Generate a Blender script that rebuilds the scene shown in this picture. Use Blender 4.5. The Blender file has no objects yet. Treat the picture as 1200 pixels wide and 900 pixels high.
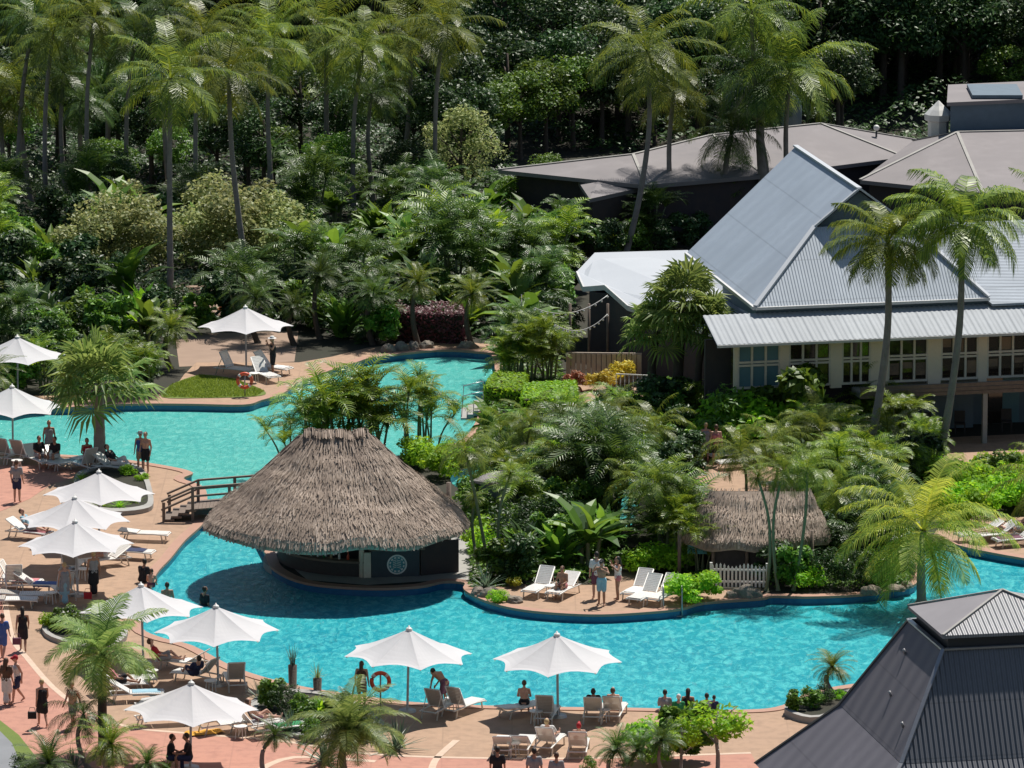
import bpy, bmesh, math, random
from mathutils import Vector, Matrix, noise
from mathutils.geometry import tessellate_polygon
R = math.radians
PI = math.pi
rnd = random.Random(7)
C = bpy.context.scene.collection
SC = bpy.context.scene

# ------------------------------------------------------------------ camera, sky, sun, exposure
FPX, CAMH, PITCH = 7250.0, 53.0, 0.1925
cd = bpy.data.cameras.new('camera'); cam = bpy.data.objects.new('camera', cd); C.objects.link(cam)
cam.location = (0, 0, CAMH); cam.rotation_euler = (PI/2 - PITCH, 0, 0)
cd.sensor_width = 36; cd.lens = FPX/1200*36; cd.clip_start = 1; cd.clip_end = 4000
SC.camera = cam
SUN = Vector((.26, .47, 1)).normalized()
EL = math.asin(SUN.z); AZ = math.atan2(SUN.x, SUN.y)
w = bpy.data.worlds.new("World"); SC.world = w; w.use_nodes = True
nt = w.node_tree; nt.nodes.clear()
sky = nt.nodes.new('ShaderNodeTexSky'); sky.sky_type = 'NISHITA'; sky.sun_disc = False
sky.sun_elevation = EL; sky.sun_rotation = AZ; sky.air_density = 1.2; sky.dust_density = .6
bg = nt.nodes.new('ShaderNodeBackground'); bg.inputs[1].default_value = .05
wo = nt.nodes.new('ShaderNodeOutputWorld')
nt.links.new(sky.outputs[0], bg.inputs[0]); nt.links.new(bg.outputs[0], wo.inputs[0])
sl = bpy.data.lights.new('sun', 'SUN'); sl.energy = 4.8; sl.angle = R(.5); sl.color = (1, .95, .87)
so = bpy.data.objects.new('sun', sl); C.objects.link(so); so.location = (0, 250, 120)
so.rotation_euler = (-SUN).to_track_quat('-Z', 'Y').to_euler()
vs = SC.view_settings; vs.view_transform = 'Standard'; vs.look = 'None'; vs.gamma = 1; vs.exposure = .34

# ------------------------------------------------------------------ pixel -> place helpers
_cp, _sp = math.cos(PITCH), math.sin(PITCH)
def ray(px, py):
    a = (px-600)/FPX; b = -(py-450)/FPX
    return Vector((a, _cp + b*_sp, -_sp + b*_cp))
def at(px, py, z=0.0):
    d = ray(px, py); t = (z-CAMH)/d.z
    return Vector((d.x*t, d.y*t, z))
def atY(px, py, Y):
    d = ray(px, py); t = Y/d.y
    return Vector((d.x*t, Y, CAMH + d.z*t))
def topx(p):
    v = Vector(p) - Vector((0, 0, CAMH))
    f = v.y*_cp - v.z*_sp; u = v.y*_sp + v.z*_cp
    return 600 + v.x/f*FPX, 450 - u/f*FPX

# ------------------------------------------------------------------ materials
def newmat(name):
    m = bpy.data.materials.new(name); m.use_nodes = True
    n = m.node_tree.nodes; b = n['Principled BSDF']
    return m, m.node_tree, n, b
def N(t, typ, **kw):
    x = t.nodes.new(typ)
    for k, v in kw.items(): setattr(x, k, v)
    return x
def mix(t, fac, a, b):
    x = t.nodes.new('ShaderNodeMix'); x.data_type = 'RGBA'
    if isinstance(fac, (int, float)): x.inputs[0].default_value = fac
    else: t.links.new(fac, x.inputs[0])
    for i, c in ((6, a), (7, b)):
        if isinstance(c, tuple): x.inputs[i].default_value = (*c[:3], 1)
        else: t.links.new(c, x.inputs[i])
    return x.outputs[2]
def noisefac(t, scale, lo=.35, hi=.65, vec=None, detail=4, obj=True):
    tc = N(t, 'ShaderNodeTexCoord'); nz = N(t, 'ShaderNodeTexNoise'); nz.inputs['Scale'].default_value = scale
    nz.inputs['Detail'].default_value = detail
    t.links.new(vec if vec else tc.outputs['Object'], nz.inputs['Vector'])
    mr = N(t, 'ShaderNodeMapRange'); mr.inputs[1].default_value = lo; mr.inputs[2].default_value = hi
    t.links.new(nz.outputs[0], mr.inputs[0])
    return mr.outputs[0], nz.outputs[0]
def surf(name, col, rough=.7, col2=None, scale=3, bump=0, bscale=30, metal=0, spec=.5, fine=None):
    m, t, n, b = newmat(name)
    b.inputs['Roughness'].default_value = rough; b.inputs['Metallic'].default_value = metal
    b.inputs['Specular IOR Level'].default_value = spec
    c2 = col2 or tuple(c*.78 for c in col)
    f, _ = noisefac(t, scale)
    o = mix(t, f, col, c2)
    f2, raw = noisefac(t, bscale, .3, .7)
    o = mix(t, f2, o, tuple(c*.85 for c in col)) if fine is None else mix(t, f2, o, fine)
    t.links.new(o, b.inputs['Base Color'])
    if bump:
        bp = N(t, 'ShaderNodeBump'); bp.inputs['Strength'].default_value = bump; bp.inputs['Distance'].default_value = .03
        t.links.new(raw, bp.inputs['Height']); t.links.new(bp.outputs[0], b.inputs['Normal'])
    return m
def leafmat(name, c1, c2, rough=.42, trans=.3, spec=.5, tc=None):
    m, t, n, b = newmat(name)
    g = N(t, 'ShaderNodeNewGeometry'); oi = N(t, 'ShaderNodeObjectInfo')
    o = mix(t, g.outputs['Random Per Island'], c1, c2)
    hs = N(t, 'ShaderNodeHueSaturation'); mr = N(t, 'ShaderNodeMapRange')
    mr.inputs[3].default_value = .72; mr.inputs[4].default_value = 1.3
    t.links.new(oi.outputs['Random'], mr.inputs[0]); t.links.new(mr.outputs[0], hs.inputs['Value'])
    mr2 = N(t, 'ShaderNodeMapRange'); mr2.inputs[3].default_value = .485; mr2.inputs[4].default_value = .515
    t.links.new(oi.outputs['Random'], mr2.inputs[0]); t.links.new(mr2.outputs[0], hs.inputs['Hue'])
    t.links.new(o, hs.inputs['Color'])
    t.links.new(hs.outputs[0], b.inputs['Base Color']); b.inputs['Roughness'].default_value = rough
    b.inputs['Specular IOR Level'].default_value = spec
    tr = N(t, 'ShaderNodeBsdfTranslucent'); ms = N(t, 'ShaderNodeMixShader'); ms.inputs[0].default_value = trans
    tcn = N(t, 'ShaderNodeHueSaturation'); tcn.inputs['Value'].default_value = 1.7; tcn.inputs['Hue'].default_value = .475
    t.links.new(hs.outputs[0], tcn.inputs['Color']); t.links.new(tcn.outputs[0], tr.inputs[0])
    t.links.new(b.outputs[0], ms.inputs[1]); t.links.new(tr.outputs[0], ms.inputs[2])
    t.links.new(ms.outputs[0], n['Material Output'].inputs[0])
    return m
def ribmat(name, col, axis, spacing, rough=.4, metal=.25, dist=.03, col2=None, seam=0):
    m, t, n, b = newmat(name)
    tc = N(t, 'ShaderNodeTexCoord'); vm = N(t, 'ShaderNodeVectorMath', operation='DOT_PRODUCT')
    vm.inputs[1].default_value = axis; t.links.new(tc.outputs['Object'], vm.inputs[0])
    mu = N(t, 'ShaderNodeMath', operation='MULTIPLY'); mu.inputs[1].default_value = 2*PI/spacing
    t.links.new(vm.outputs['Value'], mu.inputs[0])
    sn = N(t, 'ShaderNodeMath', operation='SINE'); t.links.new(mu.outputs[0], sn.inputs[0])
    bp = N(t, 'ShaderNodeBump'); bp.inputs['Strength'].default_value = 1; bp.inputs['Distance'].default_value = dist
    t.links.new(sn.outputs[0], bp.inputs['Height']); t.links.new(bp.outputs[0], b.inputs['Normal'])
    f, _ = noisefac(t, .5); o = mix(t, f, col, col2 or tuple(c*.85 for c in col))
    f2, _ = noisefac(t, 4, .4, .75); o = mix(t, f2, o, tuple(c*.88 for c in col))
    # sheet to sheet differences and lap lines across the ribs
    vq = N(t, 'ShaderNodeVectorMath', operation='DOT_PRODUCT'); vq.inputs[1].default_value = axis; t.links.new(tc.outputs['Object'], vq.inputs[0])
    sc1 = N(t, 'ShaderNodeMath', operation='MULTIPLY'); sc1.inputs[1].default_value = 1/1.5; t.links.new(vq.outputs['Value'], sc1.inputs[0])
    fl = N(t, 'ShaderNodeMath', operation='FLOOR'); t.links.new(sc1.outputs[0], fl.inputs[0])
    wn = N(t, 'ShaderNodeTexWhiteNoise', noise_dimensions='1D'); t.links.new(fl.outputs[0], wn.inputs['W'])
    mm = N(t, 'ShaderNodeMath', operation='MULTIPLY'); mm.inputs[1].default_value = .55; t.links.new(wn.outputs['Value'], mm.inputs[0])
    o = mix(t, mm.outputs[0], o, tuple(c*.8 for c in col))
    sz = N(t, 'ShaderNodeSeparateXYZ'); t.links.new(tc.outputs['Object'], sz.inputs[0])
    md = N(t, 'ShaderNodeMath', operation='PINGPONG'); md.inputs[1].default_value = .75; t.links.new(sz.outputs[2], md.inputs[0])
    lt = N(t, 'ShaderNodeMath', operation='LESS_THAN'); lt.inputs[1].default_value = .02; t.links.new(md.outputs[0], lt.inputs[0])
    ml = N(t, 'ShaderNodeMath', operation='MULTIPLY'); ml.inputs[1].default_value = .5; t.links.new(lt.outputs[0], ml.inputs[0])
    o = mix(t, ml.outputs[0], o, tuple(c*.55 for c in col))
    t.links.new(o, b.inputs['Base Color'])
    b.inputs['Roughness'].default_value = rough; b.inputs['Metallic'].default_value = metal
    return m
M = {}
M['soil'] = surf('soil', (.032, .028, .018), .95, (.018, .024, .012), .4, .5, 6)
M['paving'] = None
def pavemat(name, c1, c2, joint, bw=.4):
    m, t, n, b = newmat(name)
    tc = N(t, 'ShaderNodeTexCoord'); br = N(t, 'ShaderNodeTexBrick')
    t.links.new(tc.outputs['Object'], br.inputs['Vector'])
    br.inputs['Scale'].default_value = 1; br.inputs['Brick Width'].default_value = bw; br.inputs['Row Height'].default_value = bw*.5
    br.inputs['Mortar Size'].default_value = .008; br.inputs['Color1'].default_value = (*c1, 1); br.inputs['Color2'].default_value = (*c2, 1)
    br.inputs['Mortar'].default_value = (*joint, 1)
    b2 = N(t, 'ShaderNodeTexBrick'); t.links.new(tc.outputs['Object'], b2.inputs['Vector']); b2.offset = 0
    b2.inputs['Scale'].default_value = 1; b2.inputs['Brick Width'].default_value = 2.4; b2.inputs['Row Height'].default_value = 2.4; b2.inputs['Mortar Size'].default_value = .03
    b2.inputs['Color1'].default_value = (*c1, 1); b2.inputs['Color2'].default_value = (*tuple(c*.9 for c in c1), 1); b2.inputs['Mortar'].default_value = (*tuple(c*.6 for c in c1), 1)
    f, _ = noisefac(t, .35, .3, .7); o = mix(t, .5, br.outputs[0], b2.outputs[0]); o = mix(t, f, o, tuple(c*.86 for c in c1))
    f2, raw = noisefac(t, 2.5, .45, .8, detail=8); o = mix(t, f2, o, tuple(c*.72 for c in c2))
    t.links.new(o, b.inputs['Base Color']); b.inputs['Roughness'].default_value = .75
    bp = N(t, 'ShaderNodeBump'); bp.inputs['Strength'].default_value = .4; bp.inputs['Distance'].default_value = .01
    t.links.new(br.outputs['Fac'], bp.inputs['Height']); bp.invert = True; t.links.new(bp.outputs[0], b.inputs['Normal'])
    return m
M['paving'] = pavemat('tan paving', (.40, .255, .165), (.36, .23, .145), (.29, .19, .13))
M['pink'] = pavemat('pink paving', (.47, .22, .155), (.43, .195, .14), (.36, .2, .145))
M['coping'] = surf('coping', (.42, .235, .165), .6, (.36, .2, .14), 2, .2, 20)
M['tile'] = surf('pool tile', (.02, .13, .28), .25, (.015, .1, .22), 6)
M['lawn'] = surf('lawn', (.14, .19, .03), .9, (.10, .16, .025), 1.2, .6, 40)
M['road'] = surf('grey road', (.22, .23, .25), .85, None, 1)
M['rock'] = surf('rock', (.26, .22, .18), .9, (.14, .12, .10), 3, .8, 9)
def watermat(name):
    m, t, n, b = newmat(name)
    tc = N(t, 'ShaderNodeTexCoord'); mp = N(t, 'ShaderNodeMapping'); mp.inputs['Scale'].default_value = (1, .5, 1)
    t.links.new(tc.outputs['Object'], mp.inputs[0])
    nz = N(t, 'ShaderNodeTexNoise'); nz.inputs['Scale'].default_value = 3.3; nz.inputs['Detail'].default_value = 6
    nz.inputs['Distortion'].default_value = .7; nz.inputs['Roughness'].default_value = .68
    t.links.new(mp.outputs[0], nz.inputs[0])
    # far basin paler green: shallower floor, plus its reflections put into the colour
    sx = N(t, 'ShaderNodeSeparateXYZ'); t.links.new(tc.outputs['Object'], sx.inputs[0])
    my = N(t, 'ShaderNodeMapRange'); my.inputs[1].default_value = 236; my.inputs[2].default_value = 252; t.links.new(sx.outputs[1], my.inputs[0])
    f, _ = noisefac(t, .12, .35, .65)
    near = mix(t, f, (.016, .30, .39), (.03, .39, .44)); far = mix(t, f, (.075, .42, .39), (.10, .48, .43))
    o = mix(t, my.outputs[0], near, far)
    hi = mix(t, my.outputs[0], (.11, .58, .60), (.17, .57, .51))
    mr = N(t, 'ShaderNodeMapRange'); mr.inputs[1].default_value = .45; mr.inputs[2].default_value = .68
    t.links.new(nz.outputs[0], mr.inputs[0])
    o = mix(t, mr.outputs[0], o, hi)
    t.links.new(o, b.inputs['Base Color'])
    b.inputs['Roughness'].default_value = .15; b.inputs['IOR'].default_value = 1.33
    b.inputs['Specular IOR Level'].default_value = .32
    bp = N(t, 'ShaderNodeBump'); bp.inputs['Strength'].default_value = .8; bp.inputs['Distance'].default_value = .13
    t.links.new(nz.outputs[0], bp.inputs['Height']); t.links.new(bp.outputs[0], b.inputs['Normal'])
    return m
M['water'] = watermat('pool water')
M['white'] = surf('white paint', (.78, .78, .76), .5, (.7, .7, .68), 3)
M['plastic'] = surf('white plastic', (.8, .79, .76), .4, (.74, .72, .68), 5)
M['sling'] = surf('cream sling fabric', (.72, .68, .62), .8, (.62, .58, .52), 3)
M['shadetoned'] = surf('taupe sling fabric', (.42, .38, .34), .8, (.36, .33, .3), 4)  # pale lounger back with its shade put into the colour
M['pole'] = surf('grey metal pole', (.42, .42, .43), .35, None, 4, metal=.6)
M['darkmetal'] = surf('dark metal', (.05, .05, .055), .5, None, 4)
M['wood'] = surf('weathered timber', (.2, .15, .12), .8, (.12, .09, .07), 5, .3, 30)
M['darkwood'] = surf('dark timber', (.05, .04, .04), .7, (.03, .026, .026), 5, .3, 30)
M['screen'] = surf('timber screen', (.5, .43, .37), .8, (.42, .3, .24), 3)
M['bark'] = surf('palm bark', (.30, .265, .25), .9, (.19, .16, .15), 3, .6, 14)
M['darkbark'] = surf('dark bark', (.09, .07, .055), .9, (.06, .045, .035), 3, .6, 14)
M['greenstem'] = surf('pale green stem', (.2, .22, .12), .7, (.13, .16, .08), 3)
M['cream'] = surf('cream wall', (.86, .74, .58), .8, (.82, .7, .55), 1.5)
M['creamtrim'] = surf('cream window frames', (.76, .68, .57), .6, None, 4)
M['darkwall'] = surf('dark wall', (.06, .045, .045), .8, (.03, .03, .04), 2)
M['bluewall'] = surf('blue grey wall', (.12, .17, .22), .7, None, 2)
M['curtain'] = surf('teal blind', (.12, .24, .28), .6, (.09, .19, .24), 2)
M['glass'] = surf('window glass', (.02, .017, .014), .06, (.06, .04, .03), .8, spec=.8)
M['inside'] = surf('room furnishings', (.30, .20, .13), .7, (.05, .04, .04), 1.1)
M['greyroof'] = surf('mauve grey roof', (.235, .215, .22), .8, (.17, .158, .165), .35, .15, 1.5)
M['paleroof'] = surf('pale grey roof', (.5, .53, .57), .5, (.45, .48, .52), .5)
M['fascia'] = surf('pale fascia', (.62, .62, .62), .5)
M['concrete'] = surf('concrete', (.36, .35, .33), .8, None, 2)
M['orange'] = surf('orange buoy', (.75, .10, .04), .4, (.65, .08, .03), 4)
M['ventgrey'] = surf('dull teal metal', (.06, .10, .12), .5)
M['tealsign'] = surf('teal sign', (.05, .28, .34), .5, None, 6)
def strawmat(name, c1, c2, c3):
    m, t, n, b = newmat(name)
    g = N(t, 'ShaderNodeNewGeometry'); o = mix(t, g.outputs['Random Per Island'], c1, c2)
    f, _ = noisefac(t, 1.1, .42, .68); o = mix(t, f, o, c3)
    t.links.new(o, b.inputs['Base Color']); b.inputs['Roughness'].default_value = .9
    b.inputs['Specular IOR Level'].default_value = .2
    return m
M['straw'] = strawmat('thatch straw', (.20, .155, .12), (.52, .425, .355), (.28, .22, .18))
# fabric
m, t, n, b = newmat('white canvas')
f, _ = noisefac(t, .8); t.links.new(mix(t, f, (.60, .595, .61), (.56, .555, .575)), b.inputs['Base Color']); b.inputs['Roughness'].default_value = .75
tr = N(t, 'ShaderNodeBsdfTranslucent'); tr.inputs[0].default_value = (.62, .59, .57, 1)
ms = N(t, 'ShaderNodeMixShader'); ms.inputs[0].default_value = .16
t.links.new(b.outputs[0], ms.inputs[1]); t.links.new(tr.outputs[0], ms.inputs[2]); t.links.new(ms.outputs[0], n['Material Output'].inputs[0])
M['canvas'] = m
M['coco'] = leafmat('coconut leaf', (.035, .085, .012), (.24, .30, .032), .42, .30, .4)
M['cocodark'] = leafmat('deep green palm leaf', (.018, .062, .012), (.11, .19, .03), .43, .24, .4)
M['cocoyel'] = leafmat('sunny coconut leaf', (.12, .19, .02), (.42, .46, .06), .45, .42, .3)  # yellower leaf colour of the big low palm
M['fan'] = leafmat('fan palm leaf', (.08, .16, .035), (.26, .35, .09), .45, .36, .3)
M['cane'] = leafmat('cane palm leaf', (.03, .10, .012), (.27, .39, .032), .43, .30, .35)
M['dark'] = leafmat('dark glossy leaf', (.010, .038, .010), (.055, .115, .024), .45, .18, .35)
M['mid'] = leafmat('mid green leaf', (.028, .09, .012), (.16, .30, .03), .45, .28, .35)
M['bright'] = leafmat('bright green leaf', (.12, .31, .018), (.29, .52, .03), .5, .42, .22)
M['lime'] = leafmat('lime yellow leaf', (.22, .30, .02), (.42, .42, .03), .5, .4)
M['yellow'] = leafmat('yellow croton leaf', (.38, .34, .03), (.6, .5, .05), .5, .3)
M['olive'] = leafmat('variegated leaf', (.11, .17, .045), (.38, .40, .17), .5, .35, .3)
M['rust'] = leafmat('bronze croton leaf', (.30, .12, .05), (.45, .25, .12), .5, .3)
M['crimson'] = leafmat('crimson leaf', (.07, .02, .025), (.16, .045, .05), .5, .25)
M['blue'] = leafmat('blue green leaf', (.06, .11, .075), (.15, .21, .13), .45, .2)
def clothmat(name, col): 
    if name not in M: M[name] = surf(name, col, .85, None, 8)
    return M[name]
for k, c in dict(black=(.015, .015, .02), navy=(.02, .03, .09), cblue=(.06, .14, .42), red=(.45, .02, .03), cgrey=(.3, .3, .32), cwhite=(.75, .74, .72), cpink=(.55, .2, .22), cgreen=(.02, .25, .09), skyblue=(.3, .5, .6), ctan=(.45, .33, .22), cpurple=(.16, .06, .1)).items(): clothmat(k, c)
M['skin'] = surf('skin', (.58, .33, .24), .55, (.52, .29, .2), 4)
M['skin2'] = surf('tanned skin', (.42, .22, .14), .55, (.38, .19, .12), 4)
M['hair'] = surf('dark hair', (.02, .014, .01), .6); M['blond'] = surf('blond hair', (.5, .36, .18), .6); M['brown'] = surf('brown hair', (.09, .045, .025), .6)
M['yelcloth'] = surf('yellow cloth', (.8, .4, .03), .8)

# ------------------------------------------------------------------ mesh builder
class MB:
    def __init__(s): s.v = []; s.f = []
    def add(s, vs, fs):
        n = len(s.v); s.v += [tuple(x) for x in vs]; s.f += [tuple(i+n for i in f) for f in fs]; return s
    def box(s, c, d, rz=0, M4=None):
        x, y, z = d[0]/2, d[1]/2, d[2]/2
        vs = [Vector((a*x, b*y, e*z)) for e in (-1, 1) for b in (-1, 1) for a in (-1, 1)]
        mt = M4 if M4 else Matrix.Rotation(rz, 3, 'Z')
        vs = [mt @ p + Vector(c) for p in vs]
        return s.add(vs, [(0, 2, 3, 1), (4, 5, 7, 6), (0, 1, 5, 4), (2, 6, 7, 3), (0, 4, 6, 2), (1, 3, 7, 5)])
    def bar(s, a, b, w, h=None, up=(0, 0, 1)):
        a = Vector(a); b = Vector(b); d = b-a; L = d.length; d.normalize(); up = Vector(up)
        if abs(d.dot(up)) > .98: up = Vector((1, 0, 0))
        y = up.cross(d).normalized(); z = d.cross(y)
        mt = Matrix((d, y, z)).transposed()
        return s.box((a+b)/2, (L, w, h or w), M4=mt)
    def tube(s, pts, rad, n=8, cap=True):
        pts = [Vector(p) for p in pts]; base = len(s.v); vs = []; fs = []
        for i, p in enumerate(pts):
            d = (pts[min(i+1, len(pts)-1)] - pts[max(i-1, 0)]).normalized()
            a = d.cross(Vector((0, 0, 1)) if abs(d.z) < .9 else Vector((1, 0, 0))).normalized(); b2 = d.cross(a)
            r = rad[i] if isinstance(rad, (list, tuple)) else rad
            vs += [p + (a*math.cos(2*PI*k/n) + b2*math.sin(2*PI*k/n))*r for k in range(n)]
        for i in range(len(pts)-1):
            for k in range(n): fs.append((i*n+k, i*n+(k+1) % n, (i+1)*n+(k+1) % n, (i+1)*n+k))
        if cap: fs.append(tuple(range(n))); fs.append(tuple((len(pts)-1)*n+k for k in range(n)))
        return s.add(vs, fs)
    def cone(s, c, r0, r1, h, n=16): return s.tube([c, Vector(c)+Vector((0, 0, h))], [r0, r1], n)
    def sphere(s, c, r, n=10, sc=(1, 1, 1)):
        c = Vector(c); vs = []; fs = []
        for i in range(n+1):
            th = PI*i/n
            for k in range(n*2):
                ph = PI*k/n
                vs.append(c + Vector((math.sin(th)*math.cos(ph)*sc[0], math.sin(th)*math.sin(ph)*sc[1], math.cos(th)*sc[2]))*r)
        for i in range(n):
            for k in range(n*2): fs.append((i*2*n+k, i*2*n+(k+1) % (2*n), (i+1)*2*n+(k+1) % (2*n), (i+1)*2*n+k))
        return s.add(vs, fs)
    def prism(s, poly, z0, z1):
        n = len(poly); vs = [(p[0], p[1], z0) for p in poly] + [(p[0], p[1], z1) for p in poly]
        tr_ = tessellate_polygon([[Vector((p[0], p[1], 0)) for p in poly]])
        fs = [tuple(reversed(f)) for f in tr_] + [tuple(i+n for i in f) for f in tr_]
        fs += [(i, (i+1) % n, n+(i+1) % n, n+i) for i in range(n)]
        return s.add(vs, fs)
    def slab(s, pts, th):      # 3-D polygon given thickness downwards
        n = len(pts); vs = [tuple(p) for p in pts] + [(p[0], p[1], p[2]-th) for p in pts]
        return s.add(vs, [tuple(range(n)), tuple(reversed(range(n, 2*n)))] + [(i, (i+1) % n, n+(i+1) % n, n+i) for i in range(n)])
    def mesh(s, name, mat, smooth=False, recalc=False):
        me = bpy.data.meshes.new(name); me.from_pydata(s.v, [], s.f)
        if recalc:
            bm = bmesh.new(); bm.from_mesh(me); bmesh.ops.recalc_face_normals(bm, faces=bm.faces); bm.to_mesh(me); bm.free()
        me.materials.append(mat)
        if smooth: me.polygons.foreach_set('use_smooth', [True]*len(me.polygons))
        me.update(); return me
    def build(s, name, mat, parent=None, smooth=False, recalc=True):
        if parent:   # builder works in world coordinates; the part is stored relative to its thing
            top = Vector((0, 0, 0)); q = parent
            while q: top += q.location; q = q.parent
            s.v = [(x-top.x, y-top.y, z-top.z) for x, y, z in s.v]
        return put(name, s.mesh(name, M[mat] if isinstance(mat, str) else mat, smooth, recalc), parent)
def put(name, me, parent=None, loc=None):
    o = bpy.data.objects.new(name, me); C.objects.link(o)
    if parent: o.parent = parent
    if loc: o.location = loc
    return o
def tag(o, label=None, cat=None, group=None, kind=None):
    if label: o['label'] = label
    if cat: o['category'] = cat
    if group: o['group'] = group
    if kind: o['kind'] = kind
    return o
def empty(name, loc, label, cat, group=None, rz=0, sc=1):
    o = bpy.data.objects.new(name, None); C.objects.link(o); o.location = loc; o.rotation_euler.z = rz
    o.scale = (sc,)*3; o.empty_display_size = .3
    return tag(o, label, cat, group)
def place(name, parts, loc, label, cat, group=None, rz=0, sc=1, tilt=0):
    """parts = [(part name, mesh, material or None)]; one part -> the thing is that mesh."""
    if len(parts) == 1:
        o = bpy.data.objects.new(name, parts[0][1]); C.objects.link(o)
        o.location = loc; o.rotation_euler = (tilt, 0, rz); o.scale = (sc,)*3
        return tag(o, label, cat, group)
    r = empty(name, loc, label, cat, group, rz, sc)
    for p in parts:
        o = put(p[0], p[1], r)
        if len(p) > 2 and p[2]:
            o.material_slots[0].link = 'OBJECT'; o.material_slots[0].material = M[p[2]]
    return r
def struct(name, mb, mat): return tag(mb.build(name, mat), kind='structure')

# ------------------------------------------------------------------ ground, pools, paving
def cat(pts, sub=4, closed=True):
    out = []; n = len(pts); rng = n if closed else n-1
    for i in range(rng):
        p = [pts[(i+k-1) % n] if closed else pts[min(max(i+k-1, 0), n-1)] for k in range(4)]
        for j in range(sub):
            t = j/sub
            out.append(.5*((2*p[1]) + (p[2]-p[0])*t + (2*p[0]-5*p[1]+4*p[2]-p[3])*t*t + (3*p[1]-p[0]-3*p[2]+p[3])*t**3))
    if not closed: out.append(pts[-1])
    return out
PX = [(-90, 480), (75, 478), (150, 474), (220, 474), (285, 475), (305, 470), (330, 462), (350, 449), (380, 437), (415, 426), (440, 419), (512, 411), (560, 413), (577, 417),
      (581, 440), (575, 460), (563, 474), (560, 492), (542, 516), (500, 530), (440, 538), (380, 543), (340, 556), (308, 580), (296, 612), (312, 650), (322, 668),
      (360, 684), (430, 690), (490, 688), (520, 682), (545, 684), (545, 692), (570, 705), (605, 714), (650, 719), (705, 721), (760, 718), (798, 714), (825, 707), (890, 702), (905, 699), (945, 700), (1000, 698), (1040, 693), (1072, 685),
      (1078, 662), (1085, 641), (1106, 635), (1136, 643), (1200, 655), (1290, 668), (1290, 770), (1100, 790), (1000, 803), (950, 812), (932, 822), (910, 830), (880, 833), (820, 833),
      (740, 831), (650, 830), (560, 828), (480, 824), (410, 815), (340, 803), (276, 784), (225, 758), (190, 749), (166, 738), (167, 720), (173, 700), (182, 674), (199, 655), (216, 634), (239, 612),
      (242, 592), (238, 572), (214, 562), (225, 555), (200, 548), (140, 539), (72, 534), (0, 532), (-90, 530)]
pool_loop = [Vector(p[:2]).to_3d() for p in cat([at(*p) for p in PX], 4)]
pond_loop = [Vector(p[:2]).to_3d() for p in cat([at(*p) for p in [(528, 560), (545, 549), (585, 532), (615, 524), (650, 525), (690, 534), (735, 543), (755, 560), (748, 595), (738, 617), (722, 612), (722, 580), (700, 556), (650, 543), (600, 548), (565, 566), (538, 572)]], 4)]
WL = -.3
def sheet(name, outer, holes, z, mat, kind='structure'):
    loops = [[Vector((p[0], p[1], 0)) for p in l] for l in [outer]+holes]
    tr_ = tessellate_polygon(loops); vs = [(p.x, p.y, z) for l in loops for p in l]
    mb = MB(); mb.add(vs, tr_)
    me = mb.mesh(name, M[mat])
    bm = bmesh.new(); bm.from_mesh(me); bmesh.ops.recalc_face_normals(bm, faces=bm.faces)
    if sum(f.normal.z for f in bm.faces) < 0: bmesh.ops.reverse_faces(bm, faces=bm.faces)
    for f in bm.faces:
        if f.normal.z < 0: f.normal_flip()
    bm.to_mesh(me); bm.free()
    return tag(put(name, me), kind=kind)
sheet('ground', [(-600, 20), (600, 20), (600, 345), (-600, 345)], [pool_loop, pond_loop], 0, 'soil')
for nm, lp in (('pool', pool_loop), ('lagoon', pond_loop)):
    sheet(nm+'_water', lp, [], WL, 'water')
    mb = MB(); n = len(lp)
    mb.add([(p.x, p.y, .0) for p in lp] + [(p.x, p.y, -1.3) for p in lp], [(i, (i+1) % n, n+(i+1) % n, n+i) for i in range(n)])
    struct(nm+'_wall', mb, 'tile'); sheet(nm+'_floor', lp, [], -1.3, 'tile')
def hillz(y): return max(0, y-345)*.11
mb = MB(); ys = [345, 360, 380, 400, 430, 470, 520, 600, 800, 1200, 2500]; xs = [-900, -300, -100, -60, -30, 0, 30, 60, 100, 300, 900]
for y in ys:
    for x in xs: mb.v.append((x, y, (hillz(min(y, 600)) + noise.noise((x*.05, y*.05, 0))*.6*(y > 350 and y < 700)) - (y <= 345)*.0))
for j in range(len(ys)-1):
    for i in range(len(xs)-1): mb.f.append((j*11+i, j*11+i+1, (j+1)*11+i+1, (j+1)*11+i))
struct('hill', mb, 'soil')
def ring(lp, wdt):       # coping strip outside a loop
    n = len(lp); area = sum(lp[i].x*lp[(i+1) % n].y - lp[(i+1) % n].x*lp[i].y for i in range(n)); sg = 1 if area > 0 else -1
    out = []
    for i in range(n):
        d = (lp[(i+1) % n]-lp[i-1]).normalized(); out.append(lp[i] + Vector((d.y, -d.x, 0))*wdt*sg)
    return out
for nm, lp in (('pool_coping', pool_loop),):
    ro = ring(lp, .38); ri = ring(lp, -.04); n = len(lp); mb = MB()
    mb.add([(p.x, p.y, .045) for p in ri]+[(p.x, p.y, .045) for p in ro]+[(p.x, p.y, .0) for p in ro]+[(p.x, p.y, -.05) for p in ri],
           [f for i in range(n) for j in [(i+1) % n] for f in ((i, j, n+j, n+i), (n+i, n+j, 2*n+j, 2*n+i), (3*n+i, 3*n+j, j, i))])
    struct(nm, mb, 'coping')
S4 = 4
def chain(a, b): return pool_loop[PX.index(a)*S4: PX.index(b)*S4+1]
deckA = chain((1000, 803), (-90, 530)) + [at(-160, 530), at(-160, 980), at(1000, 980)]
sheet('pool_deck', deckA, [], .012, 'paving')
deckB = chain((-90, 480), (577, 417)) + [at(590, 405), at(512, 398), at(430, 408), at(390, 418), at(350, 425), at(330, 425), at(230, 425), at(215, 440), at(200, 462), at(-90, 466)]
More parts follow.
